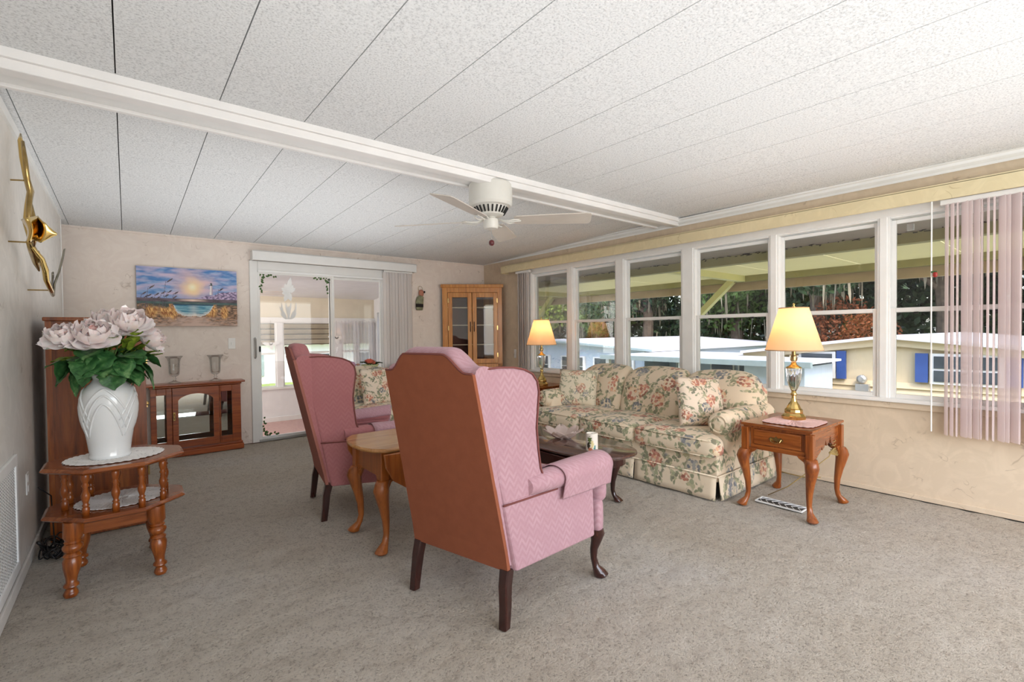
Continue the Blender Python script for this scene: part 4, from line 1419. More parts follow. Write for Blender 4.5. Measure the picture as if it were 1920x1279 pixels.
add_tube(bm, [base + Vector((.018 * math.cos(t_), .014 * math.sin(t_), .004 * t_ - .012)) for t_ in np.linspace(0, 6 * PI, 30)], .0026, 5)
tag(obj('lamp_cord', bm, mt['goldcord'], smooth=True), 'gold lamp cord bundled in a loop under the right end table', 'cord')
tag(obj('floor_cable', tube([(4.13, 1.95, .05), (4.14, 1.75, .02), (4.12, 1.6, .012), (4.10, 1.45, .012), (4.13, 1.36, .03)], .004, 6), mt['goldcord'], smooth=True), 'thin tan cord lying along the wall behind the right end table', 'cord')

# drop leaf oak table between the chairs
dt = thing('drop_leaf_table', 'golden oak drop leaf table standing between the two wing chairs', 'table', (1.30, 2.60, 0))
def d3(x, y): return (x - 1.30, y - 2.60)
topp = [d3(*p) for p in ((1.04, 2.345), (.985, 2.40), (.955, 2.48), (.945, 2.58), (.955, 2.68), (.985, 2.77), (1.04, 2.83), (1.60, 2.83), (1.655, 2.77), (1.68, 2.68), (1.69, 2.58), (1.68, 2.48), (1.655, 2.40), (1.60, 2.345))]
def scale_poly(p, k): return [(a * k, b * k) for a, b in p]
bm = BM()
add_rings(bm, [[(a, b, z) for a, b in scale_poly(topp, k)] for k, z in ((.97, .545), (1.0, .553), (1.0, .560), (.985, .568))])
obj('tabletop', bm, mt['oaktop'], dt)
# hanging leaves
for s in (-1, 1):
    pr = [(-.28, .545), (.28, .545), (.27, .47), (.23, .40), (.15, .345), (.0, .33), (-.15, .345), (-.23, .40), (-.27, .47)]
    obj('drop_leaf', prism(pr, lambda u, v_, tt: (u, s * (.262 + tt), v_), 0, .018), mt['oakleg'], dt, bevel=.004)
obj('apron', box(-.255, -.20, .40, -.235, .20, .545), mt['oakleg'], dt)
obj('apron', box(.235, -.20, .40, .255, .20, .545), mt['oakleg'], dt)
obj('apron', box(-.24, -.205, .40, .24, -.185, .545), mt['oakleg'], dt)
obj('apron', box(-.24, .185, .40, .24, .205, .545), mt['oakleg'], dt)
for sx in (-1, 1):
    for sy in (-1, 1):
        px, py = sx * .245, sy * .185
        obj('corner_post', box(px - .024, py - .024, .385, px + .024, py + .024, .545), mt['oakleg'], dt, bevel=.004)
        cab_leg(px, py, sx * 1.0, sy * .55, .39, mt['oakleg'], dt, 1.25, .030)
        for (dx, dy) in ((-sx, 0), (0, -sy)):
            pr = [(.018, .41), (.09, .41), (.07, .385), (.04, .372), (.028, .345), (.018, .32)]
            bm = prism(pr, (lambda u, v_, tt: (px + dx * u, py + tt, v_)) if dx else (lambda u, v_, tt: (px + tt, py + dy * u, v_)), -.012, .012)
            obj('knee_bracket', bm, mt['oakleg'], dt, bevel=.003)

# oval mahogany coffee table
ct = thing('coffee_table', 'dark glossy oval coffee table in front of the floral sofa', 'coffee table', (2.425, 2.47, 0))
def oval(k, n=56, ax=.275, ay=.62):
    r_ = []
    for i in range(n):
        a = 2 * PI * i / n
        c, s = math.cos(a), math.sin(a)
        r_.append((k * ax * math.copysign(abs(c) ** .72, c), ay * (1 - (1 - k) * .5) * math.copysign(abs(s) ** .92, s)))
    return r_
bm = BM(); add_rings(bm, [[(a, b, z) for a, b in oval(k)] for k, z in ((.95, .372), (.985, .378), (1.0, .386), (.99, .394), (.97, .398))])
obj('tabletop', bm, mt['mahogtop'], ct, smooth=True, auto=40)
bm = BM(); add_rings(bm, [[(a * .86, b * .86, z) for a, b in oval(1)] for z in (.305, .374)])
obj('apron', bm, mt['mahog'], ct)
for sx in (-1, 1):
    for sy in (-1, 1):
        cab_leg(sx * .17, sy * .36, sx * .7, sy, .33, mt['mahog'], ct, 1.1, .03)
# drop leaf of the coffee table, hanging on the near side
obj('drop_leaf', prism([(-.40, .37), (.30, .37), (.24, .29), (.10, .235), (-.25, .235), (-.36, .29)], lambda u, v_, tt: (-.262 - tt, u, v_), 0, .014), mt['mahog'], ct, bevel=.003)
# glass petal bowl
pb = thing('petal_bowl', 'frosted pinkish glass bowl shaped like an open flower on the coffee table', 'bowl', (2.47, 2.48, .399))
mt['frostglass'] = translucent('frosted_pink_glass', (232, 214, 206), .4, .25)
bm = lathe([(0, 0), (.035, 0), (.037, .006), (.02, .012), (0, .012)], 20)
obj('foot', bm, mt['frostglass'], pb, smooth=True)
for k in range(7):
    a = 2 * PI * k / 7
    def f(u, v_, a=a):
        r_ = .012 + .135 * u
        wv = .062 * math.sin(PI * min(1, .12 + u * .88)) ** .6 * (1 - .25 * u) + .004
        s = (v_ - .5) * 2
        z = .010 + .040 * u ** 1.5 + .012 * abs(s) * u - .01 * math.cos(u * 3)
        x, y = r_ * 1.0, s * wv
        return (x * math.cos(a) - y * math.sin(a), x * math.sin(a) + y * math.cos(a), z)
    p = obj('petal', grid_mesh('petal', 10, 8, f), mt['frostglass'], pb, smooth=True)
    md = p.modifiers.new('thick', 'SOLIDIFY'); md.thickness = .004
# painted pillar candle
def paint_mesh(o, fn):
    me = o.data
    at = me.color_attributes.new('paint', 'FLOAT_COLOR', 'POINT')
    for i, v_ in enumerate(me.vertices):
        at.data[i].color = fn(v_.co)
ca = thing('pillar_candle', 'white pillar candle painted with green leaves and a terracotta flower', 'candle', (2.345, 2.09, .399))
prof = [(0, 0)] + [(.038, .11 * i / 22) for i in range(23)] + [(.034, .112), (.030, .104), (0, .102)]
cb = obj('wax', lathe(prof, 48), attr_mat('painted_wax', .5), ca, smooth=True, auto=50)
def cpaint(co):
    a = math.atan2(co.y, co.x) - R(217)
    while a < -PI: a += 2 * PI
    x = a * .038; z = co.z
    c = lin(236, 228, 216)
    if z < .10:
        if (x + .012) ** 2 / .00016 + (z - .072) ** 2 / .0006 < 1 + .5 * math.sin(z * 400): c = lin(92, 108, 58)
        if (x + .020) ** 2 / .00012 + (z - .035) ** 2 / .0006 < 1: c = lin(56, 54, 40)
        if (x + .008) ** 2 / .0002 + (z - .012) ** 2 / .00016 < 1: c = lin(186, 112, 80)
        if (x - .022) ** 2 / .00005 + (z - .018) ** 2 / .0004 < 1: c = lin(60, 130, 124)
        if (x - .006) ** 2 / .0001 + (z - .045) ** 2 / .0006 < 1: c = lin(222, 206, 150)
    return c
paint_mesh(cb, cpaint)
obj('wick', tube([(0, 0, .10), (.001, 0, .112)], .0012, 5), mt['black'], ca)

# ================================================================ SOFAS
def make_sofa(name, label, loc, rz, width, nseat, fab, nback):
    """front faces local -x"""
    o = thing(name, label, 'sofa', loc, rz, 'matching floral sofas')
    hw_ = width / 2
    D0, D1 = -.45, .45
    DA = -.29
    # base and skirt
    obj('base', box(D0 + .03, -hw_ + .01, .12, D1 - .02, hw_ - .01, .30), fab, o, bevel=.01)
    npan = nseat
    def skirt_panel(p, q, nrm):
        p = Vector((*p, 0)); q = Vector((*q, 0)); nrm = Vector((*nrm, 0))
        me = grid_mesh('skirt', 16, 4, lambda u, v_: (p.lerp(q, .004 + u * .992) + nrm * (.004 + .018 * (1 - v_) + .003 * math.sin(u * 11) * (1 - v_)) + Vector((0, 0, .006 + .16 * v_))))
        s = obj('skirt', me, fab, o, smooth=True)
        md = s.modifiers.new('thick', 'SOLIDIFY'); md.thickness = .006
    sw_ = (width - .16) / nseat
    ys_ = [-hw_] + [-hw_ + .08 + sw_ * k for k in range(1, nseat)] + [hw_]
    for a, b in zip(ys_[:-1], ys_[1:]): skirt_panel((D0 + .012, a + .003), (D0 + .012, b - .003), (-1, 0))
    skirt_panel((D0 + .02, -hw_), (D1, -hw_), (0, -1))
    skirt_panel((D0 + .02, hw_), (D1, hw_), (0, 1))
    obj('skirt_lining', box(D0 + .04, -hw_ + .03, .01, D1 - .03, hw_ - .03, .13), mt['dark'], o)
    bm = BM()
    add_tube(bm, [(D0 - .002, -hw_ - .004, .168), (D0 - .002, hw_ + .004, .168)], .006, 6)
    add_tube(bm, [(D0 - .002, -hw_ - .008, .168), (D1, -hw_ - .008, .168)], .006, 6)
    add_tube(bm, [(D0 - .002, hw_ + .008, .168), (D1, hw_ + .008, .168)], .006, 6)
    obj('welt', bm, fab, o, smooth=True)
    # arms
    for s in (-1, 1):
        obj('arm_panel', cushion(.70, .14, .40, .03, .006, 8, loc=(.08, s * (hw_ - .085), .32)), fab, o, smooth=True)
        rings = []
        for x, r_ in ((DA - .02, .062), (DA - .01, .078), (DA + .02, .084), (-.1, .088), (.2, .09), (D1 - .05, .09)):
            rings.append([(x, s * (hw_ - .062) + r_ * 1.05 * math.cos(2 * PI * k / 20), .505 + r_ * math.sin(2 * PI * k / 20)) for k in range(20)])
        bm = BM(); add_rings(bm, rings); bmesh.ops.recalc_face_normals(bm, faces=bm.faces)
        ar = obj('arm', bm, fab, o, smooth=True, auto=60)
        # gathered medallion and its ring of piping
        bm = lathe([(0, .010), (.02, .014), (.045, .008), (.052, 0), (.0, -.004)], 20)
        bmesh.ops.rotate(bm, verts=bm.verts, matrix=Matrix.Rotation(-PI / 2, 3, 'Y'))
        bmesh.ops.translate(bm, verts=bm.verts, vec=(DA - .018, s * (hw_ - .062), .505))
        obj('arm_front', bm, fab, ar, smooth=True)
        bm = BM(); add_tube(bm, [(DA - .018, s * (hw_ - .062) + .060 * math.cos(t_), .505 + .060 * math.sin(t_)) for t_ in np.linspace(0, 2 * PI, 25)], .008, 6)
        obj('welt', bm, fab, ar, smooth=True)
    # seat
    cw = (width - .20) / nseat
    for k in range(nseat):
        y = -hw_ + .10 + cw * (k + .5)
        e_ = (k == nseat - 1) - (k == 0)
        def tee(q, e=e_):
            return (q.x, q.y + e * .105 * sstep((-q.x - .155) / .05) * max(0, q.y * e) / (cw / 2), q.z)
        c = obj('seat_cushion', cushion(.66, cw - .006, .14, .045, .022, 14, loc=(-.135, y, .352), crown=tee), fab, o, smooth=True)
        bm = BM()
        for z in (.408, .298):
            ya_, yb_ = y - cw / 2 + .03 - (.095 if e_ < 0 else 0), y + cw / 2 - .03 + (.095 if e_ > 0 else 0)
            add_tube(bm, [(D0 - .012, ya_, z), (D0 - .019, ya_ * .75 + yb_ * .25, z), (D0 - .021, (ya_ + yb_) / 2, z), (D0 - .019, ya_ * .25 + yb_ * .75, z), (D0 - .012, yb_, z)], .005, 6)
        obj('welt', bm, fab, c, smooth=True)
    # back
    bw = (width - .08) / nback
    for k in range(nback):
        y = -hw_ + .04 + bw * (k + .5)
        endl = (k == 0) * -1 + (k == nback - 1) * 1
        def crown(q, e=endl, bw=bw):
            x = q.x + (q.z) * .28 + max(0, q.z - .10) * .5
            z = q.z
            if e: z -= .13 * max(0, (q.y * e) / (bw / 2) - .35) ** 2 * (1 if q.z > 0 else 0)
            return (x, q.y, z)
        obj('back_cushion', cushion(.20, bw - .004, .46, .085, .03, 12, loc=(.245, y, .575), crown=crown), fab, o, smooth=True)
    obj('back_frame', cushion(.14, width - .06, .56, .05, .0, 8, loc=(.375, 0, .44)), fab, o, smooth=True)
    return o
sofa = make_sofa('sofa', 'long cream floral sofa with rolled arms under the window wall', (3.56, 2.63, 0), 0, 1.96, 3, mt['floral'], 3)
love = make_sofa('sofa', 'shorter floral loveseat beyond the far wing chair, before the door blinds', (2.42, 5.05, 0), R(90), 1.62, 2, mt['floral'], 2)

love.scale = (1, 1, .96)
def pillow(label, loc, rot, sx, sy, th, mat):
    bm = BM()
    n = 14
    V = {}
    def P(i, j, s):
        u, v_ = -1 + 2 * i / n, -1 + 2 * j / n
        if (abs(u) > .999 or abs(v_) > .999): s = 0
        key = (i, j, s)
        if key in V: return V[key]
        e = ((1 - u * u) * (1 - v_ * v_)) ** .42
        pin = 1 - .07 * (u * u + v_ * v_ - u * u * v_ * v_ * 1.6)
        V[key] = bm.verts.new((u * sx / 2 * pin, v_ * sy / 2 * pin, s * th / 2 * e))
        return V[key]
    for s in (-1, 1):
        for i in range(n):
            for j in range(n):
                f = [P(i, j, s), P(i + 1, j, s), P(i + 1, j + 1, s), P(i, j + 1, s)]
                if s < 0: f.reverse()
                bm.faces.new(f)
    o = obj('throw_pillow', bm, mat, smooth=True)
    o.location = loc
    o.rotation_euler = rot
    return tag(o, label, 'pillow', 'floral throw pillows')
pillow('square floral pillow leaning at the window corner end of the long sofa', (3.56, 3.36, .60), (R(70), 0, R(-62)), .42, .40, .15, mt['floral2'])
pillow('square floral pillow leaning on the near arm of the long sofa', (3.46, 1.97, .62), (R(72), R(4), R(-28)), .40, .40, .16, mt['rosefab'])
pillow('rose print pillow standing in the left corner of the loveseat', (2.13, 4.98, .60), (R(76), 0, R(8)), .42, .42, .15, mt['rosefab'])

# narrow table behind the loveseat with a flower bowl and a mauve cushion
st = thing('sofa_table', 'slim dark table behind the loveseat carrying the flower bowl', 'table', (2.3, 5.66, 0))
obj('tabletop', box(-.55, -.07, .72, .60, .07, .74), mt['mahog'], st, bevel=.004)
for sx in (-.5, .55):
    obj('leg', box(sx - .02, -.05, 0, sx + .02, .05, .72), mt['mahog'], st, bevel=.003)
obj('shelf', box(-.5, -.05, .2, .55, .05, .22), mt['mahog'], st)
fb = thing('flower_bowl', 'low green bowl of coral roses and dark leaves behind the loveseat', 'flower bowl', (2.32, 5.66, .74))
obj('bowl', lathe([(0, 0), (.05, 0), (.085, .03), (.11, .055), (.105, .06), (.08, .04), (0, .03)], 20), plain('pale_green_bowl', (196, 200, 150), .4), fb, smooth=True)
def rose(parent, c, r_, mat, seed):
    random.seed(seed)
    bm = BM()
    for k in range(12):
        a = k * 2.4; t_ = k / 12
        rr = r_ * (.25 + .75 * t_)
        p0 = Vector(c)
        for m_ in range(1):
            vs = []
            for i in range(5):
                aa = a + (i / 4 - .5) * 1.6
                for j in range(3):
                    q = rr * (.55 + .45 * j / 2)
                    vs.append(bm.verts.new(p0 + Vector((math.cos(aa) * q, math.sin(aa) * q, r_ * (.1 + .75 * j / 2 * (1 - t_ * .5))))))
            for i in range(4):
                for j in range(2):
                    bm.faces.new((vs[i * 3 + j], vs[(i + 1) * 3 + j], vs[(i + 1) * 3 + j + 1], vs[i * 3 + j + 1]))
    o = obj('rose', bm, mat, parent, smooth=True)
    return o
mt['coral'] = plain('coral_rose', (220, 116, 96), .7, var=.15, scale=30)
rose(fb, (-.03, -.05, .07), .075, mt['coral'], 1)
rose(fb, (.03, -.02, .06), .05, mt['coral'], 5)
rose(fb, (-.16, -.02, .05), .035, plain('blush_rose', (226, 176, 160), .7), 2)
for k in range(12):
    a = random.uniform(0, 2 * PI)
    def f(u, v_, a=a, k=k):
        L_ = .11; x = .05 + L_ * u; y = (v_ - .5) * .07 * math.sin(PI * (.08 + .9 * u)); z = .04 + .03 * math.sin(u * 2.2) + .02 * abs(v_ - .5) + .002 * k
        return (x * math.cos(a) - y * math.sin(a), (x * math.sin(a) + y * math.cos(a)) * .5, z)
    obj('leaf', grid_mesh('leaf', 6, 2, f), mt['leaf2'], fb, smooth=True)
mv = tag(obj('mauve_cushion', cushion(.34, .09, .10, .035, .01, 8, loc=(0, 0, .05)), plain('mauve_cloth', (178, 142, 172), .9, bump=.2, scale=30), smooth=True), 'mauve cushion lying on the slim table behind the loveseat', 'cushion')
mv.location = (1.96, 5.66, .742)

# ================================================================ LEFT SIDE: CABINET, TWO TIER TABLE, VASE, FLOWERS
wcab = thing('tall_cabinet', 'tall reddish wood cabinet standing against the left wall behind the flowers', 'cabinet', (-.135, 4.05, 0))
obj('side_panel', box(-.222, -.28, .0, .222, -.262, 1.265), mt['walnut'], wcab)
obj('side_panel', box(-.222, .262, .0, .222, .28, 1.265), mt['walnut'], wcab)
obj('back_panel', box(-.222, -.262, .02, -.205, .262, 1.265), mt['walnut'], wcab)
obj('corner_stile', box(-.226, -.284, .0, -.20, -.258, 1.265), mt['cherry'], wcab)
obj('top_board', box(-.235, -.295, 1.265, .24, .295, 1.288), mt['walnut'], wcab, bevel=.005)
obj('plinth', box(-.22, -.275, .0, .215, .275, .07), mt['walnut'], wcab)
for s in (-1, 1):
    d = obj('door', box(.205, .002 if s > 0 else -.26, .08, .224, .26 if s > 0 else -.002, 1.255), mt['walnut'], wcab, bevel=.004)
    obj('knob', lathe([(0, 0), (.008, 0), (.006, .012), (.014, .02), (.012, .03), (0, .032)], 12), mt['brass2'], d).location = (.23, s * .03, .7)
    obj('door_hinge', box(.223, s * .262 - .012, .30, .232, s * .262 + .012, .40), mt['brass2'], d)
    obj('door_hinge', box(.223, s * .262 - .012, 1.0, .232, s * .262 + .012, 1.08), mt['brass2'], d)

vt = thing('plant_table', 'two tier octagonal cherry table with turned spindles by the left wall', 'side table', (-.05, 3.12, 0))
oct_ = [(-.272, -.085), (-.118, -.245), (.108, -.245), (.272, -.085), (.272, .09), (.108, .25), (-.118, .25), (-.272, .09)]
def octa(z0, z1, name):
    bm = BM()
    add_rings(bm, [[(a * k, b * k, z) for a, b in oct_] for k, z in ((.955, z0), (1.0, z0 + .009), (1.0, z0 + .014), (.955, z1))])
    return obj(name, bm, mt['cherryX'], vt)
octa(.547, .57, 'tabletop')
octa(.327, .35, 'lower_shelf')
spp = [(r_ * 1.0, z) for r_, z in ((0, .35), (.014, .35), (.0145, .385), (.010, .392), (.015, .398), (.010, .404), (.011, .412), (.0165, .43), (.017, .445), (.010, .468), (.012, .472), (.009, .478), (.015, .488), (.010, .498), (.0125, .505), (.016, .52), (.016, .535), (.012, .548), (0, .548))]
sp_pos = [(-.195, -.02), (-.112, -.185), (-.005, -.198), (.092, -.205), (.178, -.14), (.195, .04), (.105, .19), (-.005, .20), (-.112, .19), (-.185, .09)]
for a, b in sp_pos:
    obj('spindle', lathe(spp, 12, a, b), mt['cherry'], vt, smooth=True)
lp = [(0, .0), (.024, .0), (.030, .012), (.027, .022), (.020, .034), (.022, .040), (.031, .046), (.030, .054), (.021, .062), (.024, .085), (.035, .125), (.038, .155), (.032, .172), (.037, .178), (.034, .184), (.026, .192), (.034, .200), (.041, .212), (.040, .222), (.030, .232), (.036, .238), (.031, .245), (.033, .25), (.040, .262), (.041, .33), (0, .33)]
for fx, fy in ((-.170, -.194), (.158, -.200), (-.155, .165), (.150, .17)):
    tx, ty = fx * .92, fy * .80
    bm = lathe([(r_ * .92, z) for r_, z in lp], 18)
    for v_ in bm.verts:
        k = v_.co.z / .33
        v_.co.x += fx + (tx - fx) * k; v_.co.y += fy + (ty - fy) * k
    obj('leg', bm, mt['cherry'], vt, smooth=True, auto=50)
for s in (-1, 1):
    obj('apron', box(-.15, s * .155 - .008, .262, .15, s * .155 + .008, .328), mt['cherryX'], vt)
    obj('apron', box(s * .15 - .008, -.155, .262, s * .15 + .008, .155, .328), mt['cherryX'], vt)
doily('doily', 'white lace doily under the white vase on the top tier', 'doily', (-.055, 3.115, .572), .19, .165, mt['lace'], n=72, amp=.05)
doily('doily', 'grey white lace doily on the lower tier of the octagonal table', 'doily', (-.035, 3.12, .352), .175, .155, mt['lace'], n=72, amp=.05)

vz = thing('flower_vase', 'tall white ceramic vase with raised draped swirls on the octagonal table', 'vase', (-.075, 3.11, .574))
vprof = [(0, 0), (.078, 0), (.083, .006), (.083, .018), (.080, .026), (.087, .08), (.096, .14), (.103, .20), (.108, .26), (.107, .30), (.098, .335), (.084, .358), (.068, .375), (.060, .39), (.064, .405), (.072, .415), (.066, .416), (.055, .395), (0, .39)]
def vr(z):
    for (r0, z0), (r1, z1) in zip(vprof[1:15], vprof[2:16]):
        if z0 <= z <= z1 and z1 > z0: return r0 + (r1 - r0) * (z - z0) / (z1 - z0)
    return .08
obj('body', lathe(vprof, 48), mt['ceram'], vz, smooth=True)
for k in range(4):
    a0 = R(-100) + k * PI / 2
    for j, (zt, zb_, half) in enumerate(((.345, .19, 58), (.315, .15, 50), (.275, .11, 42))):
        pts_ = []
        for i in range(25):
            s = -1 + 2 * i / 24
            a = a0 + R(half) * s
            z = zb_ + (zt - zb_) * (1 - abs(s) ** 1.6)
            r_ = vr(z) + .001
            pts_.append((r_ * math.cos(a), r_ * math.sin(a), z))
        rs_ = [.002 + .0035 * math.sin(PI * i / 24) ** .5 for i in range(25)]
        obj('raised_drape', tube(pts_, rs_, 8), mt['ceram'], vz, smooth=True)
# side drape flares
for s in (-1, 1):
    a0 = R(-100) + s * R(85)
    me = grid_mesh('side_drape', 12, 6, lambda u, v_: ((vr(.13 + .19 * v_) + .012 * math.sin(PI * v_) ** .7 * math.sin(PI * u)) * math.cos(a0 + R(24) * (u - .5) * 2), (vr(.13 + .19 * v_) + .012 * math.sin(PI * v_) ** .7 * math.sin(PI * u)) * math.sin(a0 + R(24) * (u - .5) * 2), .13 + .19 * v_))
    obj('side_drape', me, mt['ceram'], vz, smooth=True)

# peonies: every bloom is a thing, every petal a part
t = NT('peony_petal')
v = t.coord(kind='Object')
t.col(t.ramp(t.noise(v, 22, 3), [(.3, lin(250, 228, 224)), (.7, lin(254, 246, 245))]))
t.set(Roughness=.75, Sheen_Weight=.3, Specular_IOR_Level=.2, Subsurface_Weight=.15)
mt['petal'] = t.m
t = NT('peony_core')
v = t.coord(kind='Object')
t.col(t.ramp(t.noise(v, 22, 3), [(.3, lin(238, 176, 168)), (.7, lin(248, 216, 210))]))
t.set(Roughness=.75, Sheen_Weight=.3, Specular_IOR_Level=.2)
mt['petalcore'] = t.m
PET = {}
def petal_mesh(layer):
    if layer in PET: return PET[layer]
    L_, W_, curl, lift = [(.088, .080, .45, -.05), (.078, .074, .95, .25), (.066, .064, 1.35, .55), (.048, .050, 1.8, .9)][layer]
    def f(u, v_):
        s = (v_ - .5) * 2
        wv = W_ / 2 * math.sin(PI * (.08 + .62 * u)) ** .7
        th_ = lift + curl * u
        r_ = L_ * u
        x = .006 + L_ * (math.sin(th_) - math.sin(lift)) / max(.05, curl) if False else .006 + r_ * math.cos(th_ * .75)
        z = r_ * math.sin(th_ * .75) + .012 * (s * s) * u
        ruff = .0035 * math.sin(s * 9 + layer) * u * u + .002 * math.sin(s * 17)
        return (x - .012 * s * s * u + ruff, s * wv, z + ruff)
    me = grid_mesh('petal', 6, 8, f)
    for p in me.polygons: p.use_smooth = True
    me.materials.append(mt['petal'] if layer < 3 else mt['petalcore'])
    PET[layer] = me
    return me
mt['stem'] = plain('green_stem', (84, 112, 50), .6)
def peony(label, loc, k, tilt, az, seed):
    o = thing('peony', label, 'flower', loc, group='silk peonies in the white vase')
    o.rotation_euler = (tilt, 0, az)
    random.seed(seed)
    for layer, n_ in ((0, 9), (1, 8), (2, 7), (3, 6)):
        for i in range(n_):
            c = bpy.data.objects.new('petal', petal_mesh(layer))
            COL.objects.link(c)
            c.parent = o
            c.rotation_euler = (0, random.uniform(-.12, .12), 2 * PI * i / n_ + layer * .5 + random.uniform(-.15, .15))
            sc_ = k * random.uniform(.92, 1.1)
            c.scale = (sc_, sc_ * 1.05, sc_)
            c.location = (0, 0, -.004 * layer * 0 + .004 * layer)
    # stem reaches down into the vase, in the flower's own frame
    Mi = (Matrix.Translation(loc) @ Matrix.Rotation(az, 4, 'Z') @ Matrix.Rotation(tilt, 4, 'X')).inverted()
    tgt = Vector((-.075, 3.11, .99))
    mid = Vector(loc).lerp(tgt, .5) + Vector((0, 0, .03))
    obj('stem', tube([Mi @ Vector(loc), Mi @ mid, Mi @ tgt, Mi @ (tgt - Vector((0, 0, .06)))], .0035, 6), mt['stem'], o, smooth=True)
    return o
peony('pale pink peony farthest left, nodding out over the vase', (-.215, 3.01, 1.150), 1.0, R(38), R(-35), 1)
peony('pale pink peony with a coral heart, second from the left', (-.125, 2.99, 1.150), 1.2, R(40), R(5), 2)
peony('pale peony standing behind at the top left of the bunch', (-.075, 3.19, 1.215), 1.1, R(12), R(20), 3)
peony('largest pale pink peony at the top of the bunch', (.005, 3.09, 1.205), 1.25, R(30), R(10), 4)
peony('pale peony hanging at the right side of the bunch', (.072, 3.17, 1.140), 1.05, R(55), R(70), 5)

fo = thing('peony_foliage', 'bunch of large dark and yellow green silk leaves in the white vase', 'foliage', (-.075, 3.11, .985))
def leaf_mesh(L_, W_, lob, mat, droop):
    nu, nv = 9, 6
    def f(u, v_):
        s = (v_ - .5) * 2
        wv = W_ / 2 * math.sin(PI * (.06 + .93 * u)) ** .8 * (1 + (lob * abs(math.sin(u * 3.4 * PI)) if abs(s) > .9 else 0))
        return (L_ * u + .10 * L_ * abs(s) * lob * 0, s * wv, -droop * L_ * u * u + .10 * W_ * abs(s) + .004 * math.sin(u * 9 + s * 4))
    me = grid_mesh('leaf', nu, nv, f)
    for p in me.polygons: p.use_smooth = True
    me.materials.append(mat)
    return me
t = NT('silk_leaf_dark'); v = t.coord()
t.col(t.ramp(t.noise(v, 28, 3, .5, 1), [(.3, lin(30, 72, 40)), (.55, lin(66, 116, 62)), (.75, lin(124, 158, 104))])); t.set(Roughness=.45)
mt['sl1'] = t.m
t = NT('silk_leaf_light'); v = t.coord()
t.col(t.ramp(t.noise(v, 22, 3, .5, 1), [(.3, lin(80, 106, 30)), (.6, lin(128, 150, 44)), (.8, lin(160, 176, 70))])); t.set(Roughness=.45)
mt['sl2'] = t.m
LM = [leaf_mesh(.115, .095, .35, mt['sl1'], .35), leaf_mesh(.13, .10, .4, mt['sl1'], .6), leaf_mesh(.095, .045, .1, mt['sl2'], .15), leaf_mesh(.10, .06, .25, mt['sl1'], .2)]
random.seed(21)
for k in range(92):
    m_ = [0, 2, 1, 3, 2, 0, 2][k % 7]
    az = 2 * PI * k / 78 * 7 + random.uniform(-.2, .2)
    ring_ = random.uniform(.2, 1)
    z = .02 + .10 * random.random() if m_ != 2 else .06 + .09 * random.random()
    r_ = .04 + .09 * ring_ * (1 if m_ != 2 else 1.0)
    c = bpy.data.objects.new('leaf', LM[m_])
    COL.objects.link(c)
    c.parent = fo
    c.location = (r_ * math.cos(az) * 1.05, r_ * math.sin(az) * .8, z + .01)
    pitch = random.uniform(-.35, 1.0) if m_ != 2 else random.uniform(-1.2, .2)
    c.rotation_euler = (random.uniform(-.4, .4), pitch, az + random.uniform(-.5, .5))
obj('stems', tube([(0, 0, -.06), (0, 0, .05), (.02, .01, .12)], .012, 8), mt['stem'], fo)

# coil of black cable on the carpet, with plug
bm = BM()
random.seed(3)
for k in range(9):
    cx_, cy_ = -.325 + random.uniform(-.015, .02), 3.56 + random.uniform(-.03, .03)
    rr = random.uniform(.045, .085); a0 = random.uniform(0, 6.28)
    e = random.uniform(.5, 1.0)
    tz = random.uniform(.008, .05)
    pts_ = []
    for i in range(23):
        a = a0 + 2 * PI * i / 20
        pts_.append((cx_ + rr * e * math.cos(a) * .8, cy_ + rr * 1.5 * math.sin(a), max(.006, tz + .03 * math.sin(a * 2 + k))))
    add_tube(bm, pts_, .0038, 5)
add_tube(bm, [(-.385, 3.50, .10), (-.37, 3.52, .07), (-.34, 3.54, .04)], .008, 6)
add_tube(bm, [(-.33, 3.6, .03), (-.34, 3.68, .10), (-.35, 3.72, .28), (-.39, 3.62, .36)], .0035, 5)
tag(obj('cable', bm, mt['black'], smooth=True), 'tangled coil of black cable on the carpet by the left wall', 'cable')
ou = thing('outlet_plate', 'white outlet plate low on the left wall above the cable', 'outlet', (XL, 3.51, .415))
obj('plate', box(0, -.035, -.055, .006, .035, .055), mt['white'], ou, bevel=.002)
obj('socket', box(.006, -.015, -.04, .008, .015, -.01), mt['trim'], ou)
obj('socket', box(.006, -.015, .01, .008, .015, .04), mt['trim'], ou)
lg = thing('wall_vent', 'large white perforated return air grille low on the left wall', 'vent', (XL, 2.78, .09))
obj('backing', box(.001, -.38, .01, .004, .38, .53), mt['dark'], lg)
bm = BM()
add_box(bm, .0, -.40, .0, .012, .40, .045); add_box(bm, .0, -.40, .49, .012, .40, .54)
add_box(bm, .0, -.40, .045, .012, -.36, .49); add_box(bm, .0, .36, .045, .012, .40, .49)
obj('frame', bm, mt['trim'], lg, bevel=.003)
bm = BM()
nz_, ny_ = 32, 9
for i in range(nz_ + 1):
    z = .045 + .445 * i / nz_
    add_box(bm, .005, -.36, z - .003, .0062, .36, z + .003)
for j in range(1, 24):
    y = -.36 + .72 * j / 24
    add_box(bm, .0048, y - .006, .045, .0060, y + .006, .49)
gr = obj('perforated_sheet', bm, mt['trim'], lg); gr['kind'] = 'stuff'
dl = obj('light_switch_plate', box(.835, YB - .006, 1.03, .90, YB, 1.145), mt['white'], bevel=.002)
dl.name = 'light_switch'
tag(dl, 'white light switch plate on the back wall left of the glass door', 'light switch')
obj('toggle', box(.862, YB - .014, 1.075, .872, YB - .006, 1.10), mt['trim'], dl)
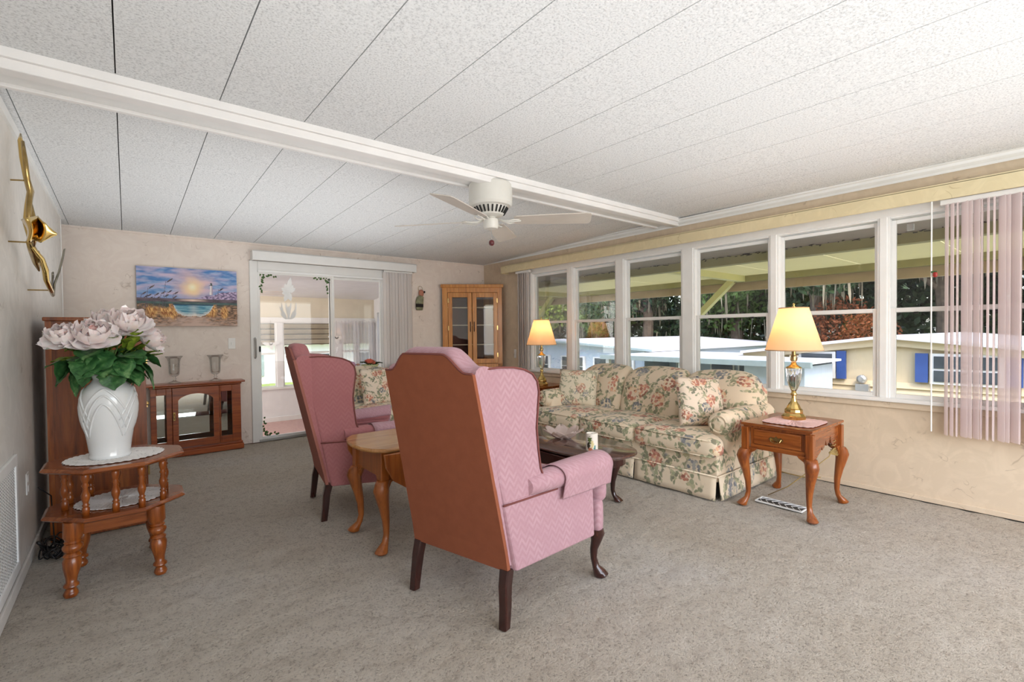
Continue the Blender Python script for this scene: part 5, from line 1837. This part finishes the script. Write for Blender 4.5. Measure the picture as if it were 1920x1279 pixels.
# floor register
fv = thing('floor_vent', 'black and white patterned floor register in the carpet under the end table', 'vent', (3.375, 1.345, 0))
obj('duct_plate', box(-.055, -.145, -.004, .055, .145, .004), mt['black'], fv)
bm = BM()
for (x0, y0, x1, y1) in ((-.056, -.146, -.050, .146), (.050, -.146, .056, .146), (-.05, -.146, .05, -.140), (-.05, .140, .05, .146)): add_box(bm, x0, y0, 0, x1, y1, .010)
obj('rim', bm, mt['trim'], fv)
for k in range(7):
    y = -.12 + .04 * k
    bm = BM()
    add_tube(bm, [(-.045, y - .018, .008), (0, y + .018, .009), (.045, y - .018, .008)], .0022, 5)
    obj('scroll', bm, mt['trim'], fv)

# ================================================================ BACK WALL
# seascape canvas, painted in vertex colours as a print on the canvas face
W_, H_ = .84, .578
NU, NV = 210, 140
pc = thing('seascape_canvas', 'wide unframed beach sunset canvas with lighthouse and sea oats on the back wall', 'picture', (.5, YB, 1.272))
obj('stretcher', box(-W_ / 2, -.028, 0, W_ / 2, 0, H_), plain('canvas_edge', (60, 62, 80), .7), pc)
me = grid_mesh('print', NU, NV, lambda u, v_: ((u - .5) * W_, -.029, v_ * H_))
pr = obj('print', me, attr_mat('seascape_print', .55), pc)
def fbm(x, y, s, o_=4):
    r_ = 0; a = .5
    for k in range(o_):
        r_ += a * noise.noise(Vector((x * s, y * s, k * 7.3))); s *= 2; a *= .5
    return r_
def mixc(a, b, t_):
    t_ = max(0, min(1, t_))
    return tuple(a[i] + (b[i] - a[i]) * t_ for i in range(3)) + (1,)
def L3(*c): return lin(*c)
random.seed(9)
oats = []
for (x, y, s) in ((.31, .78, .05), (.14, .66, .045), (.07, .55, .035), (.09, .50, .03), (.12, .52, .03), (.19, .54, .03), (.25, .57, .03), (.31, .59, .035), (.37, .57, .035), (.28, .52, .03), (.36, .50, .03), (.13, .47, .03), (.20, .48, .03), (.83, .66, .04)):
    oats.append((x, y, s))
def paintf(u, v_):
    n_ = fbm(u, v_, 6)
    n2 = fbm(u * 2.2, v_ * 5, 5)
    # sky
    sky_ = mixc(L3(150, 176, 214), L3(74, 128, 190), .5 + n2 * 2 + (v_ - .7))
    sky_ = mixc(sky_, L3(206, 190, 214), .5 + fbm(u + 3, v_ * 3, 4) * 2.2 - .25)
    d = math.hypot((u - .53) * 1.5, v_ - .68)
    sky_ = mixc(sky_, L3(240, 196, 186), 1.15 - d * 3.1 + n_ * .5)
    sky_ = mixc(sky_, L3(252, 226, 168), 1.1 - d * 5.5 + n_ * .4)
    sky_ = mixc(sky_, L3(255, 246, 214), 1.1 - d * 14)
    if v_ < .56: sky_ = mixc(sky_, L3(120, 150, 206), (.56 - v_) * 6)
    c = sky_
    hor = .475
    if v_ > hor:
        # headland
        hl = hor + max(0, (u - .55)) * .42 + (.012 * math.sin(u * 40) if u > .6 else 0)
        hl = min(hl, .60 + (u - .75) * .10) if u > .72 else hl
        if u > .55 and v_ < hl:
            c = mixc(L3(98, 84, 122), L3(206, 184, 216), .4 + fbm(u * 3, v_ * 3, 12) * 2.6)
        # lighthouse
        xw = .017 - .006 * (v_ - .55) / .2
        if .555 < v_ < .72 and abs(u - .725) < xw: c = mixc(L3(250, 240, 236), L3(150, 130, 160), (u - .715) * 40)
        if .715 < v_ < .728 and abs(u - .725) < .022: c = L3(40, 50, 62)
        if .728 <= v_ < .752 and abs(u - .725) < .010: c = L3(66, 86, 84)
        if .752 <= v_ < .768 and abs(u - .725) < .006: c = L3(40, 46, 54)
    else:
        c = mixc(L3(70, 56, 62), L3(112, 96, 108), .5 + n2 * 2)
        if v_ < .42: c = mixc(L3(60, 84, 84), L3(84, 112, 108), .5 + n2 * 2)
        if .43 < v_ < .47: c = mixc(c, L3(246, 214, 196), 1 - abs(u - .53) * 6)
        # lagoon
        sh = .10 + .09 * (1 - ((u - .54) / .22) ** 2) if abs(u - .54) < .22 else 0
        wv = fbm(u * 2, 3.3, 6) * .06 + fbm(u * 6, v_ * 6, 6) * .03
        pool_low = wv + .40 - .24 * max(0, 1 - (abs(u - .54) / .21) ** 3) ** .8 if abs(u - .54) < .21 else 9
        if .38 > v_ > pool_low:
            c = mixc(L3(52, 128, 158), L3(148, 196, 208), .4 + fbm(u * 1.5, v_ * 12, 5) * 2.4)
            c = mixc(c, L3(236, 232, 226), max(0, 1 - (v_ - pool_low) * 16) + max(0, .5 - abs(u - .54) * 8) * .7)
            if v_ > .36: c = L3(14, 70, 96)
        elif v_ < .38:
            c = mixc(L3(86, 66, 48), L3(196, 152, 120), .45 + fbm(u * 3, v_ * 5, 9) * 2.6)
            for gx, gy, gr_ in ((.14, .28, .07), (.28, .27, .10), (.72, .27, .08), (.86, .24, .05), (.33, .22, .06)):
                q = 1 - math.hypot((u - gx) / gr_, (v_ - gy) / .16)
                if q > 0: c = mixc(c, mixc(L3(150, 80, 30), L3(246, 196, 120), .5 + fbm(u * 14 + v_ * 3, v_ * 2, 8) * 3), q * 2.2)
            if v_ < .16: c = mixc(c, L3(214, 186, 172), (.16 - v_) * 4 + max(0, 1 - abs(u - .54) * 4) * .7 + n2)
            if v_ > .26 and (u < .3 or u > .78): c = mixc(c, L3(58, 70, 64), (v_ - .26) * 6 + n_ * 2)
    for x, y, s in oats:
        dx, dy = u - x, v_ - y
        a = dx * .62 + dy * .78; b = -dx * .78 + dy * .62
        if abs(a) < s and abs(b) < .008 * (1 - (a / s) ** 2) + .001: c = mixc(L3(50, 46, 70), L3(110, 92, 90), .5 + n2 * 2)
        if v_ < y and v_ > .30:
            xs_ = x - s * .7 - (y - v_) * .10
            if abs(u - xs_) < .0018: c = L3(96, 86, 100)
    return c
at = me.color_attributes.new('paint', 'FLOAT_COLOR', 'POINT')
buf = []
for i in range(NU + 1):
    for j in range(NV + 1):
        buf.extend(paintf(i / NU, j / NV))
at.data.foreach_set('color', buf)

# low curio cabinet with mirror back and glass doors
cu = thing('curio_cabinet', 'low cherry curio cabinet with arched glass door and mirrored back', 'cabinet', (.545, 5.72, 0))
cx0, cx1, cf, cbk = -.385, .365, -.085, .085
obj('top_board', cushion(.82, .225, .024, .008, 0, 4, loc=(-.005, -.005, .70)), mt['curio'], cu, smooth=True, auto=40)
obj('top_moulding', box(cx0 - .01, cf - .008, .672, cx1 + .01, cbk, .69), mt['curio'], cu, bevel=.006)
obj('plinth', box(cx0 - .02, cf - .02, 0, cx1 + .02, cbk, .055), mt['curio'], cu, bevel=.006)
obj('plinth_moulding', box(cx0 - .012, cf - .012, .055, cx1 + .012, cbk, .08), mt['curio'], cu, bevel=.006)
obj('floor_board', box(cx0, cf + .01, .08, cx1, cbk, .10), mt['curio'], cu)
obj('mirror_back', box(cx0 + .01, cbk - .012, .10, cx1 - .01, cbk - .008, .67), mt['mirror'], cu)
obj('back_board', box(cx0, cbk - .008, .08, cx1, cbk, .675), mt['curio'], cu)
for x in (cx0, cx1 - .02): obj('side_panel', box(x, cf, .08, x + .02, cbk - .008, .675), mt['curio'], cu)
for (x0, x1) in ((cx0, cx0 + .05), (cx0 + .125, cx0 + .165), (cx1 - .205, cx1 - .175), (cx1 - .095, cx1 - .002)):
    pass
def pane_frame(name, x0, x1, wl, wr, z0=.09, z1=.668):
    bm = BM()
    add_box(bm, x0, cf - .004, z0, x0 + wl, cf + .014, z1)
    add_box(bm, x1 - wr, cf - .004, z0, x1, cf + .014, z1)
    add_box(bm, x0 + wl, cf - .004, z0, x1 - wr, cf + .014, z0 + .062)
    add_box(bm, x0 + wl, cf - .004, z1 - .062, x1 - wr, cf + .014, z1)
    f = obj(name, bm, mt['curio'], cu, bevel=.003)
    obj('pane', box(x0 + wl - .004, cf + .003, z0 + .058, x1 - wr + .004, cf + .006, z1 - .058), mt['cabglass'], f)
    return f
pane_frame('glass_front', cx0, cx0 + .166, .045, .045)
pane_frame('glass_front', cx1 - .190, cx1, .012, .080)
# arched door
ax0, ax1 = cx0 + .170, cx1 - .194
bm = BM()
add_box(bm, ax0, cf - .012, .09, ax0 + .045, cf + .006, .668)
add_box(bm, ax1 - .05, cf - .012, .09, ax1, cf + .006, .668)
add_box(bm, ax0 + .045, cf - .012, .09, ax1 - .05, cf + .006, .155)
xa, xb = ax0 + .045, ax1 - .05
n_ = 14
for i in range(n_):
    u0, u1 = i / n_, (i + 1) / n_
    h0 = .545 + .060 * math.sin(PI * u0) ** .6; h1 = .545 + .060 * math.sin(PI * u1) ** .6
    x0, x1 = xa + (xb - xa) * u0, xa + (xb - xa) * u1
    add_hexa(bm, [(x0, cf - .012, h0), (x1, cf - .012, h1), (x1, cf + .006, h1), (x0, cf + .006, h0), (x0, cf - .012, .668), (x1, cf - .012, .668), (x1, cf + .006, .668), (x0, cf + .006, .668)])
dd = obj('door', bm, mt['curio'], cu)
obj('pane', box(xa - .003, cf - .003, .15, xb + .003, cf, .62), mt['cabglass'], dd)
obj('handle', tube([(ax0 + .012, cf - .012, .37), (ax0 + .012, cf - .028, .38), (ax0 + .012, cf - .028, .41), (ax0 + .012, cf - .012, .42)], .005, 6), mt['brass2'], dd)
obj('handle_plate', box(ax0 + .004, cf - .015, .355, ax0 + .020, cf - .012, .435), mt['brass2'], dd)
obj('glass_shelf', box(cx0 + .02, cf + .02, .375, cx1 - .02, cbk - .014, .381), mt['cabglass'], cu)

gp = [(0, 0), (.055, .0), (.056, .005), (.030, .014), (.012, .024), (.010, .034), (.020, .040), (.010, .048), (.012, .062), (.030, .070), (.040, .078), (.045, .10), (.047, .16), (.050, .215), (.058, .240), (.075, .262), (.073, .264), (.055, .24), (.046, .21), (.043, .16), (.041, .105), (.036, .086), (0, .080)]
for x, lab in ((.355, 'clear footed glass hurricane vase at the left on the curio cabinet'), (.70, 'clear footed glass hurricane vase at the right, nearer the door')):
    g_ = obj('hurricane_glass', lathe(gp, 32), mt['clearglass'], smooth=True)
    g_.location = (x, 5.715, .7125)
    tag(g_, lab, 'glass vase', 'clear hurricane glasses')

# corner cabinet, set across the corner
cc = thing('corner_cabinet', 'tall golden oak corner cabinet with two glass doors beside the window', 'cabinet', (3.40, 5.74, 0))
ang = math.atan2(5.30 - 5.74, 4.10 - 3.40)
cc.rotation_euler = (0, 0, ang)
CW = math.hypot(.70, .44)
ca_, sa_ = math.cos(ang), math.sin(ang)
ct1 = ((4.12 - 3.40) * ca_ + (5.76 - 5.74) * sa_, -(4.12 - 3.40) * sa_ + (5.76 - 5.74) * ca_)
body = [(0, 0), (CW, 0), (ct1[0] + .0, ct1[1]), ]
def ccp(x0, x1, z0, z1, y0=-.004, y1=.016): return box(x0, y0, z0, x1, y1, z1)
bm = BM()
add_rings(bm, [[(CW, .016, z), (ct1[0], ct1[1], z), (ct1[0] - .01, ct1[1] - .0, z), (CW - .02, .03, z)] for z in (0, 1.82)])
obj('side_board', bm, mt['oak'], cc)
mt['oakdark'] = wood('dark_interior', (62, 34, 26), (84, 48, 36), (100, 60, 44), 'Z', rough=.5, coat=0)
bm = BM()
add_rings(bm, [[(0, .016, z), (.02, .016, z), (ct1[0] - .01, ct1[1] - .015, z), (ct1[0], ct1[1], z)] for z in (0, 1.82)])
obj('side_board', bm, mt['oakdark'], cc)
for z in (.02, .70):
    bm = BM(); add_rings(bm, [[(.01, .012, q), (CW - .01, .012, q), (ct1[0], ct1[1] - .012, q)] for q in (z, z + .02)])
    obj('inner_board', bm, mt['oakdark'], cc)
for z in (1.00, 1.275, 1.52):
    bm = BM(); add_rings(bm, [[(.03, .04, q), (CW - .04, .04, q), (ct1[0], ct1[1] - .02, q)] for q in (z, z + .012)])
    obj('shelf', bm, plain('shelf_edge', (206, 186, 160), .4), cc)
bm = BM(); add_rings(bm, [[(-.02, -.025, q), (CW + .02, -.025, q), (CW + .02, .01, q), (ct1[0], ct1[1], q), (-.02, .01, q)] for q in (1.80, 1.845)])
obj('cornice', bm, mt['oak'], cc, bevel=.006)
obj('top_rail', ccp(0, CW, 1.735, 1.80), mt['oak'], cc)
obj('bottom_rail', ccp(0, CW, 0, .09), mt['oak'], cc)
obj('middle_rail', ccp(0, CW, .68, .74), mt['oak'], cc)
obj('stile', ccp(0, .075, .09, 1.735), mt['oak'], cc)
obj('stile', ccp(CW - .062, CW, .09, 1.735), mt['oak'], cc)
mid = CW * .495
for i, (x0, x1) in enumerate(((.078, mid - .004), (mid + .004, CW - .065))):
    wl = .058; bm = BM()
    add_box(bm, x0, -.018, .745, x0 + wl, .004, 1.73); add_box(bm, x1 - wl, -.018, .745, x1, .004, 1.73)
    add_box(bm, x0 + wl, -.018, .745, x1 - wl, .004, .81); add_box(bm, x0 + wl, -.018, 1.665, x1 - wl, .004, 1.73)
    d = obj('glass_door', bm, mt['oak'], cc, bevel=.003)
    obj('pane', box(x0 + wl - .004, -.008, .805, x1 - wl + .004, -.005, 1.67), mt['cabglass'], d)
    hx = x1 - .022 if i == 0 else x0 + .022
    obj('handle', tube([(hx, -.018, 1.19), (hx, -.036, 1.205), (hx, -.038, 1.26), (hx, -.036, 1.31), (hx, -.018, 1.325)], .006, 6), mt['mahog'], d, smooth=True)
    hz_ = x0 - .004 if i == 0 else x1 - .010
    for z in (.86, 1.24, 1.62): obj('hinge', box(hz_, -.022, z - .03, hz_ + .014, -.004, z + .03), mt['brass2'], d)
    ld = obj('lower_door', box(x0, -.018, .095, x1, .004, .675), mt['oak'], cc, bevel=.004)
    obj('raised_panel', box(x0 + .06, -.024, .16, x1 - .06, -.016, .61), mt['oak'], ld, bevel=.005)

# small bird figure hung by the door blinds
bf = thing('bird_figure', 'small carved bird figure with pink face hanging beside the door blinds', 'wall figure', (3.085, YB - .035, 1.64))
obj('body', loft([(-.012, 0, -.155, .045, .022), (-.010, 0, -.12, .052, .028), (-.008, 0, -.03, .056, .032), (.004, 0, .02, .048, .028), (.01, 0, .045, .022, .016)], 14), plain('grey_green_feathers', (140, 140, 112), .7, var=.3, scale=30), bf, smooth=True)
obj('tail_band', loft([(-.010, -.001, -.115, .054, .031), (-.010, -.001, -.07, .055, .032)], 14), plain('black_band', (36, 28, 28), .7), bf, smooth=True)
obj('head', cushion(.065, .05, .085, .028, .006, 8, loc=(.018, 0, .075)), plain('terracotta_face', (184, 124, 102), .7, var=.2, scale=60), bf, smooth=True)
obj('beak', loft([(.05, -.01, .075, .012, .012), (.06, -.012, .088, .014, .012), (.058, -.012, .104, .008, .01)], 8), mt['black'], bf, smooth=True)
obj('hanging_loop', tube([(.0 + .03 * math.cos(a) + .01, .01, .135 + .035 * math.sin(a)) for a in np.linspace(0, 2 * PI, 18)], .003, 5), plain('straw', (170, 158, 130), .8), bf)

# brass flower sculpture on the left wall
bs = thing('brass_sculpture', 'brass wall sculpture of long stems with an open bloom high on the left wall', 'wall sculpture', (XL, 3.2, 1.7))
def S(x, y, z): return (x - XL, y - 3.2, z - 1.7)
obj('stem', tube([S(-.385, 3.34, 2.17), S(-.38, 3.28, 2.12), S(-.37, 3.24, 2.03), S(-.36, 3.26, 1.94), S(-.35, 3.28, 1.88), S(-.35, 3.18, 1.79), S(-.35, 3.12, 1.70), S(-.34, 3.16, 1.62)], [.004, .010, .011, .012, .014, .012, .012, .010], 8), mt['brass'], bs, smooth=True)
obj('stem', tube([S(-.36, 3.18, 2.09), S(-.35, 3.14, 2.00), S(-.345, 3.15, 1.91), S(-.34, 3.18, 1.86), S(-.34, 3.12, 1.76), S(-.34, 3.10, 1.68)], [.006, .009, .010, .011, .010, .009], 8), mt['brass2'], bs, smooth=True)
obj('bud', tube([S(-.36, 3.38, 1.86), S(-.35, 3.36, 1.78), S(-.35, 3.30, 1.72)], [.003, .008, .007], 7), mt['brass2'], bs, smooth=True)
def bloomf(u, v_):
    # folded petal: wraps from the wall edge round to the pointed tip
    P = [((-.36, 3.10, 1.712), (-.345, 3.10, 1.612)), ((-.335, 2.98, 1.70), (-.335, 3.03, 1.60)), ((-.31, 3.10, 1.735), (-.325, 3.12, 1.625)), ((-.285, 3.04, 1.70), (-.30, 3.06, 1.605)), ((-.255, 3.06, 1.655), (-.255, 3.06, 1.648))]
    t_ = u * (len(P) - 1); i = min(len(P) - 2, int(t_)); q = t_ - i; q = q * q * (3 - 2 * q)
    a = Vector(P[i][0]).lerp(Vector(P[i + 1][0]), q); b = Vector(P[i][1]).lerp(Vector(P[i + 1][1]), q)
    p = a.lerp(b, v_) + Vector((.012 * math.sin(PI * v_), 0, 0))
    return S(*p)
bl_ = obj('bloom', grid_mesh('bloom', 24, 8, bloomf), mt['brass'], bs, smooth=True)
md = bl_.modifiers.new('thick', 'SOLIDIFY'); md.thickness = .006
obj('bloom_heart', tube([S(-.34, 3.08, 1.68), S(-.32, 3.08, 1.64), S(-.33, 3.14, 1.60)], [.008, .016, .006], 8), mt['brass2'], bs, smooth=True)
obj('lower_stem', tube([S(-.345, 3.15, 1.62), S(-.35, 3.30, 1.60), S(-.355, 3.45, 1.56), S(-.35, 3.5, 1.52)], [.012, .018, .016, .004], 8), mt['brass2'], bs, smooth=True)
obj('lower_stem', tube([S(-.34, 3.2, 1.60), S(-.33, 3.40, 1.575), S(-.32, 3.43, 1.52), S(-.32, 3.46, 1.47), S(-.32, 3.66, 1.43), S(-.33, 3.84, 1.415)], [.006, .012, .014, .012, .012, .008], 8), mt['brass'], bs, smooth=True)
def leafblade(name, pts_, w_, mat):
    n_ = len(pts_) - 1
    def f(u, v_):
        t_ = u * n_; i = min(n_ - 1, int(t_)); p = Vector(pts_[i]).lerp(Vector(pts_[i + 1]), t_ - i)
        return S(p.x + .012 * abs(v_ - .5), p.y + (v_ - .5) * w_ * 2.2 * math.sin(PI * (.1 + .85 * u)), p.z + (v_ - .5) * w_ * .5)
    l_ = obj(name, grid_mesh(name, 12, 4, f), mat, bs, smooth=True)
    m_ = l_.modifiers.new('thick', 'SOLIDIFY'); m_.thickness = .005
leafblade('brass_leaf', [(-.34, 3.35, 1.60), (-.33, 3.42, 1.55), (-.325, 3.46, 1.49)], .03, mt['brass2'])
leafblade('pewter_leaf', [(-.33, 3.84, 1.42), (-.33, 3.86, 1.48), (-.31, 3.88, 1.56), (-.295, 3.90, 1.64), (-.285, 3.92, 1.70)], .02, mt['pewter'])
leafblade('pewter_leaf', [(-.33, 3.78, 1.42), (-.34, 3.84, 1.46), (-.34, 3.9, 1.52), (-.335, 3.86, 1.55)], .03, mt['pewter'])
obj('mount_pin', tube([S(XL, 3.30, 1.93), S(-.36, 3.27, 1.93)], .004, 6), mt['brass2'], bs)
obj('mount_pin', tube([S(XL, 3.20, 1.62), S(-.35, 3.18, 1.62)], .004, 6), mt['brass2'], bs)
obj('mount_pin', tube([S(XL, 3.72, 1.435), S(-.33, 3.70, 1.435)], .004, 6), mt['brass2'], bs)
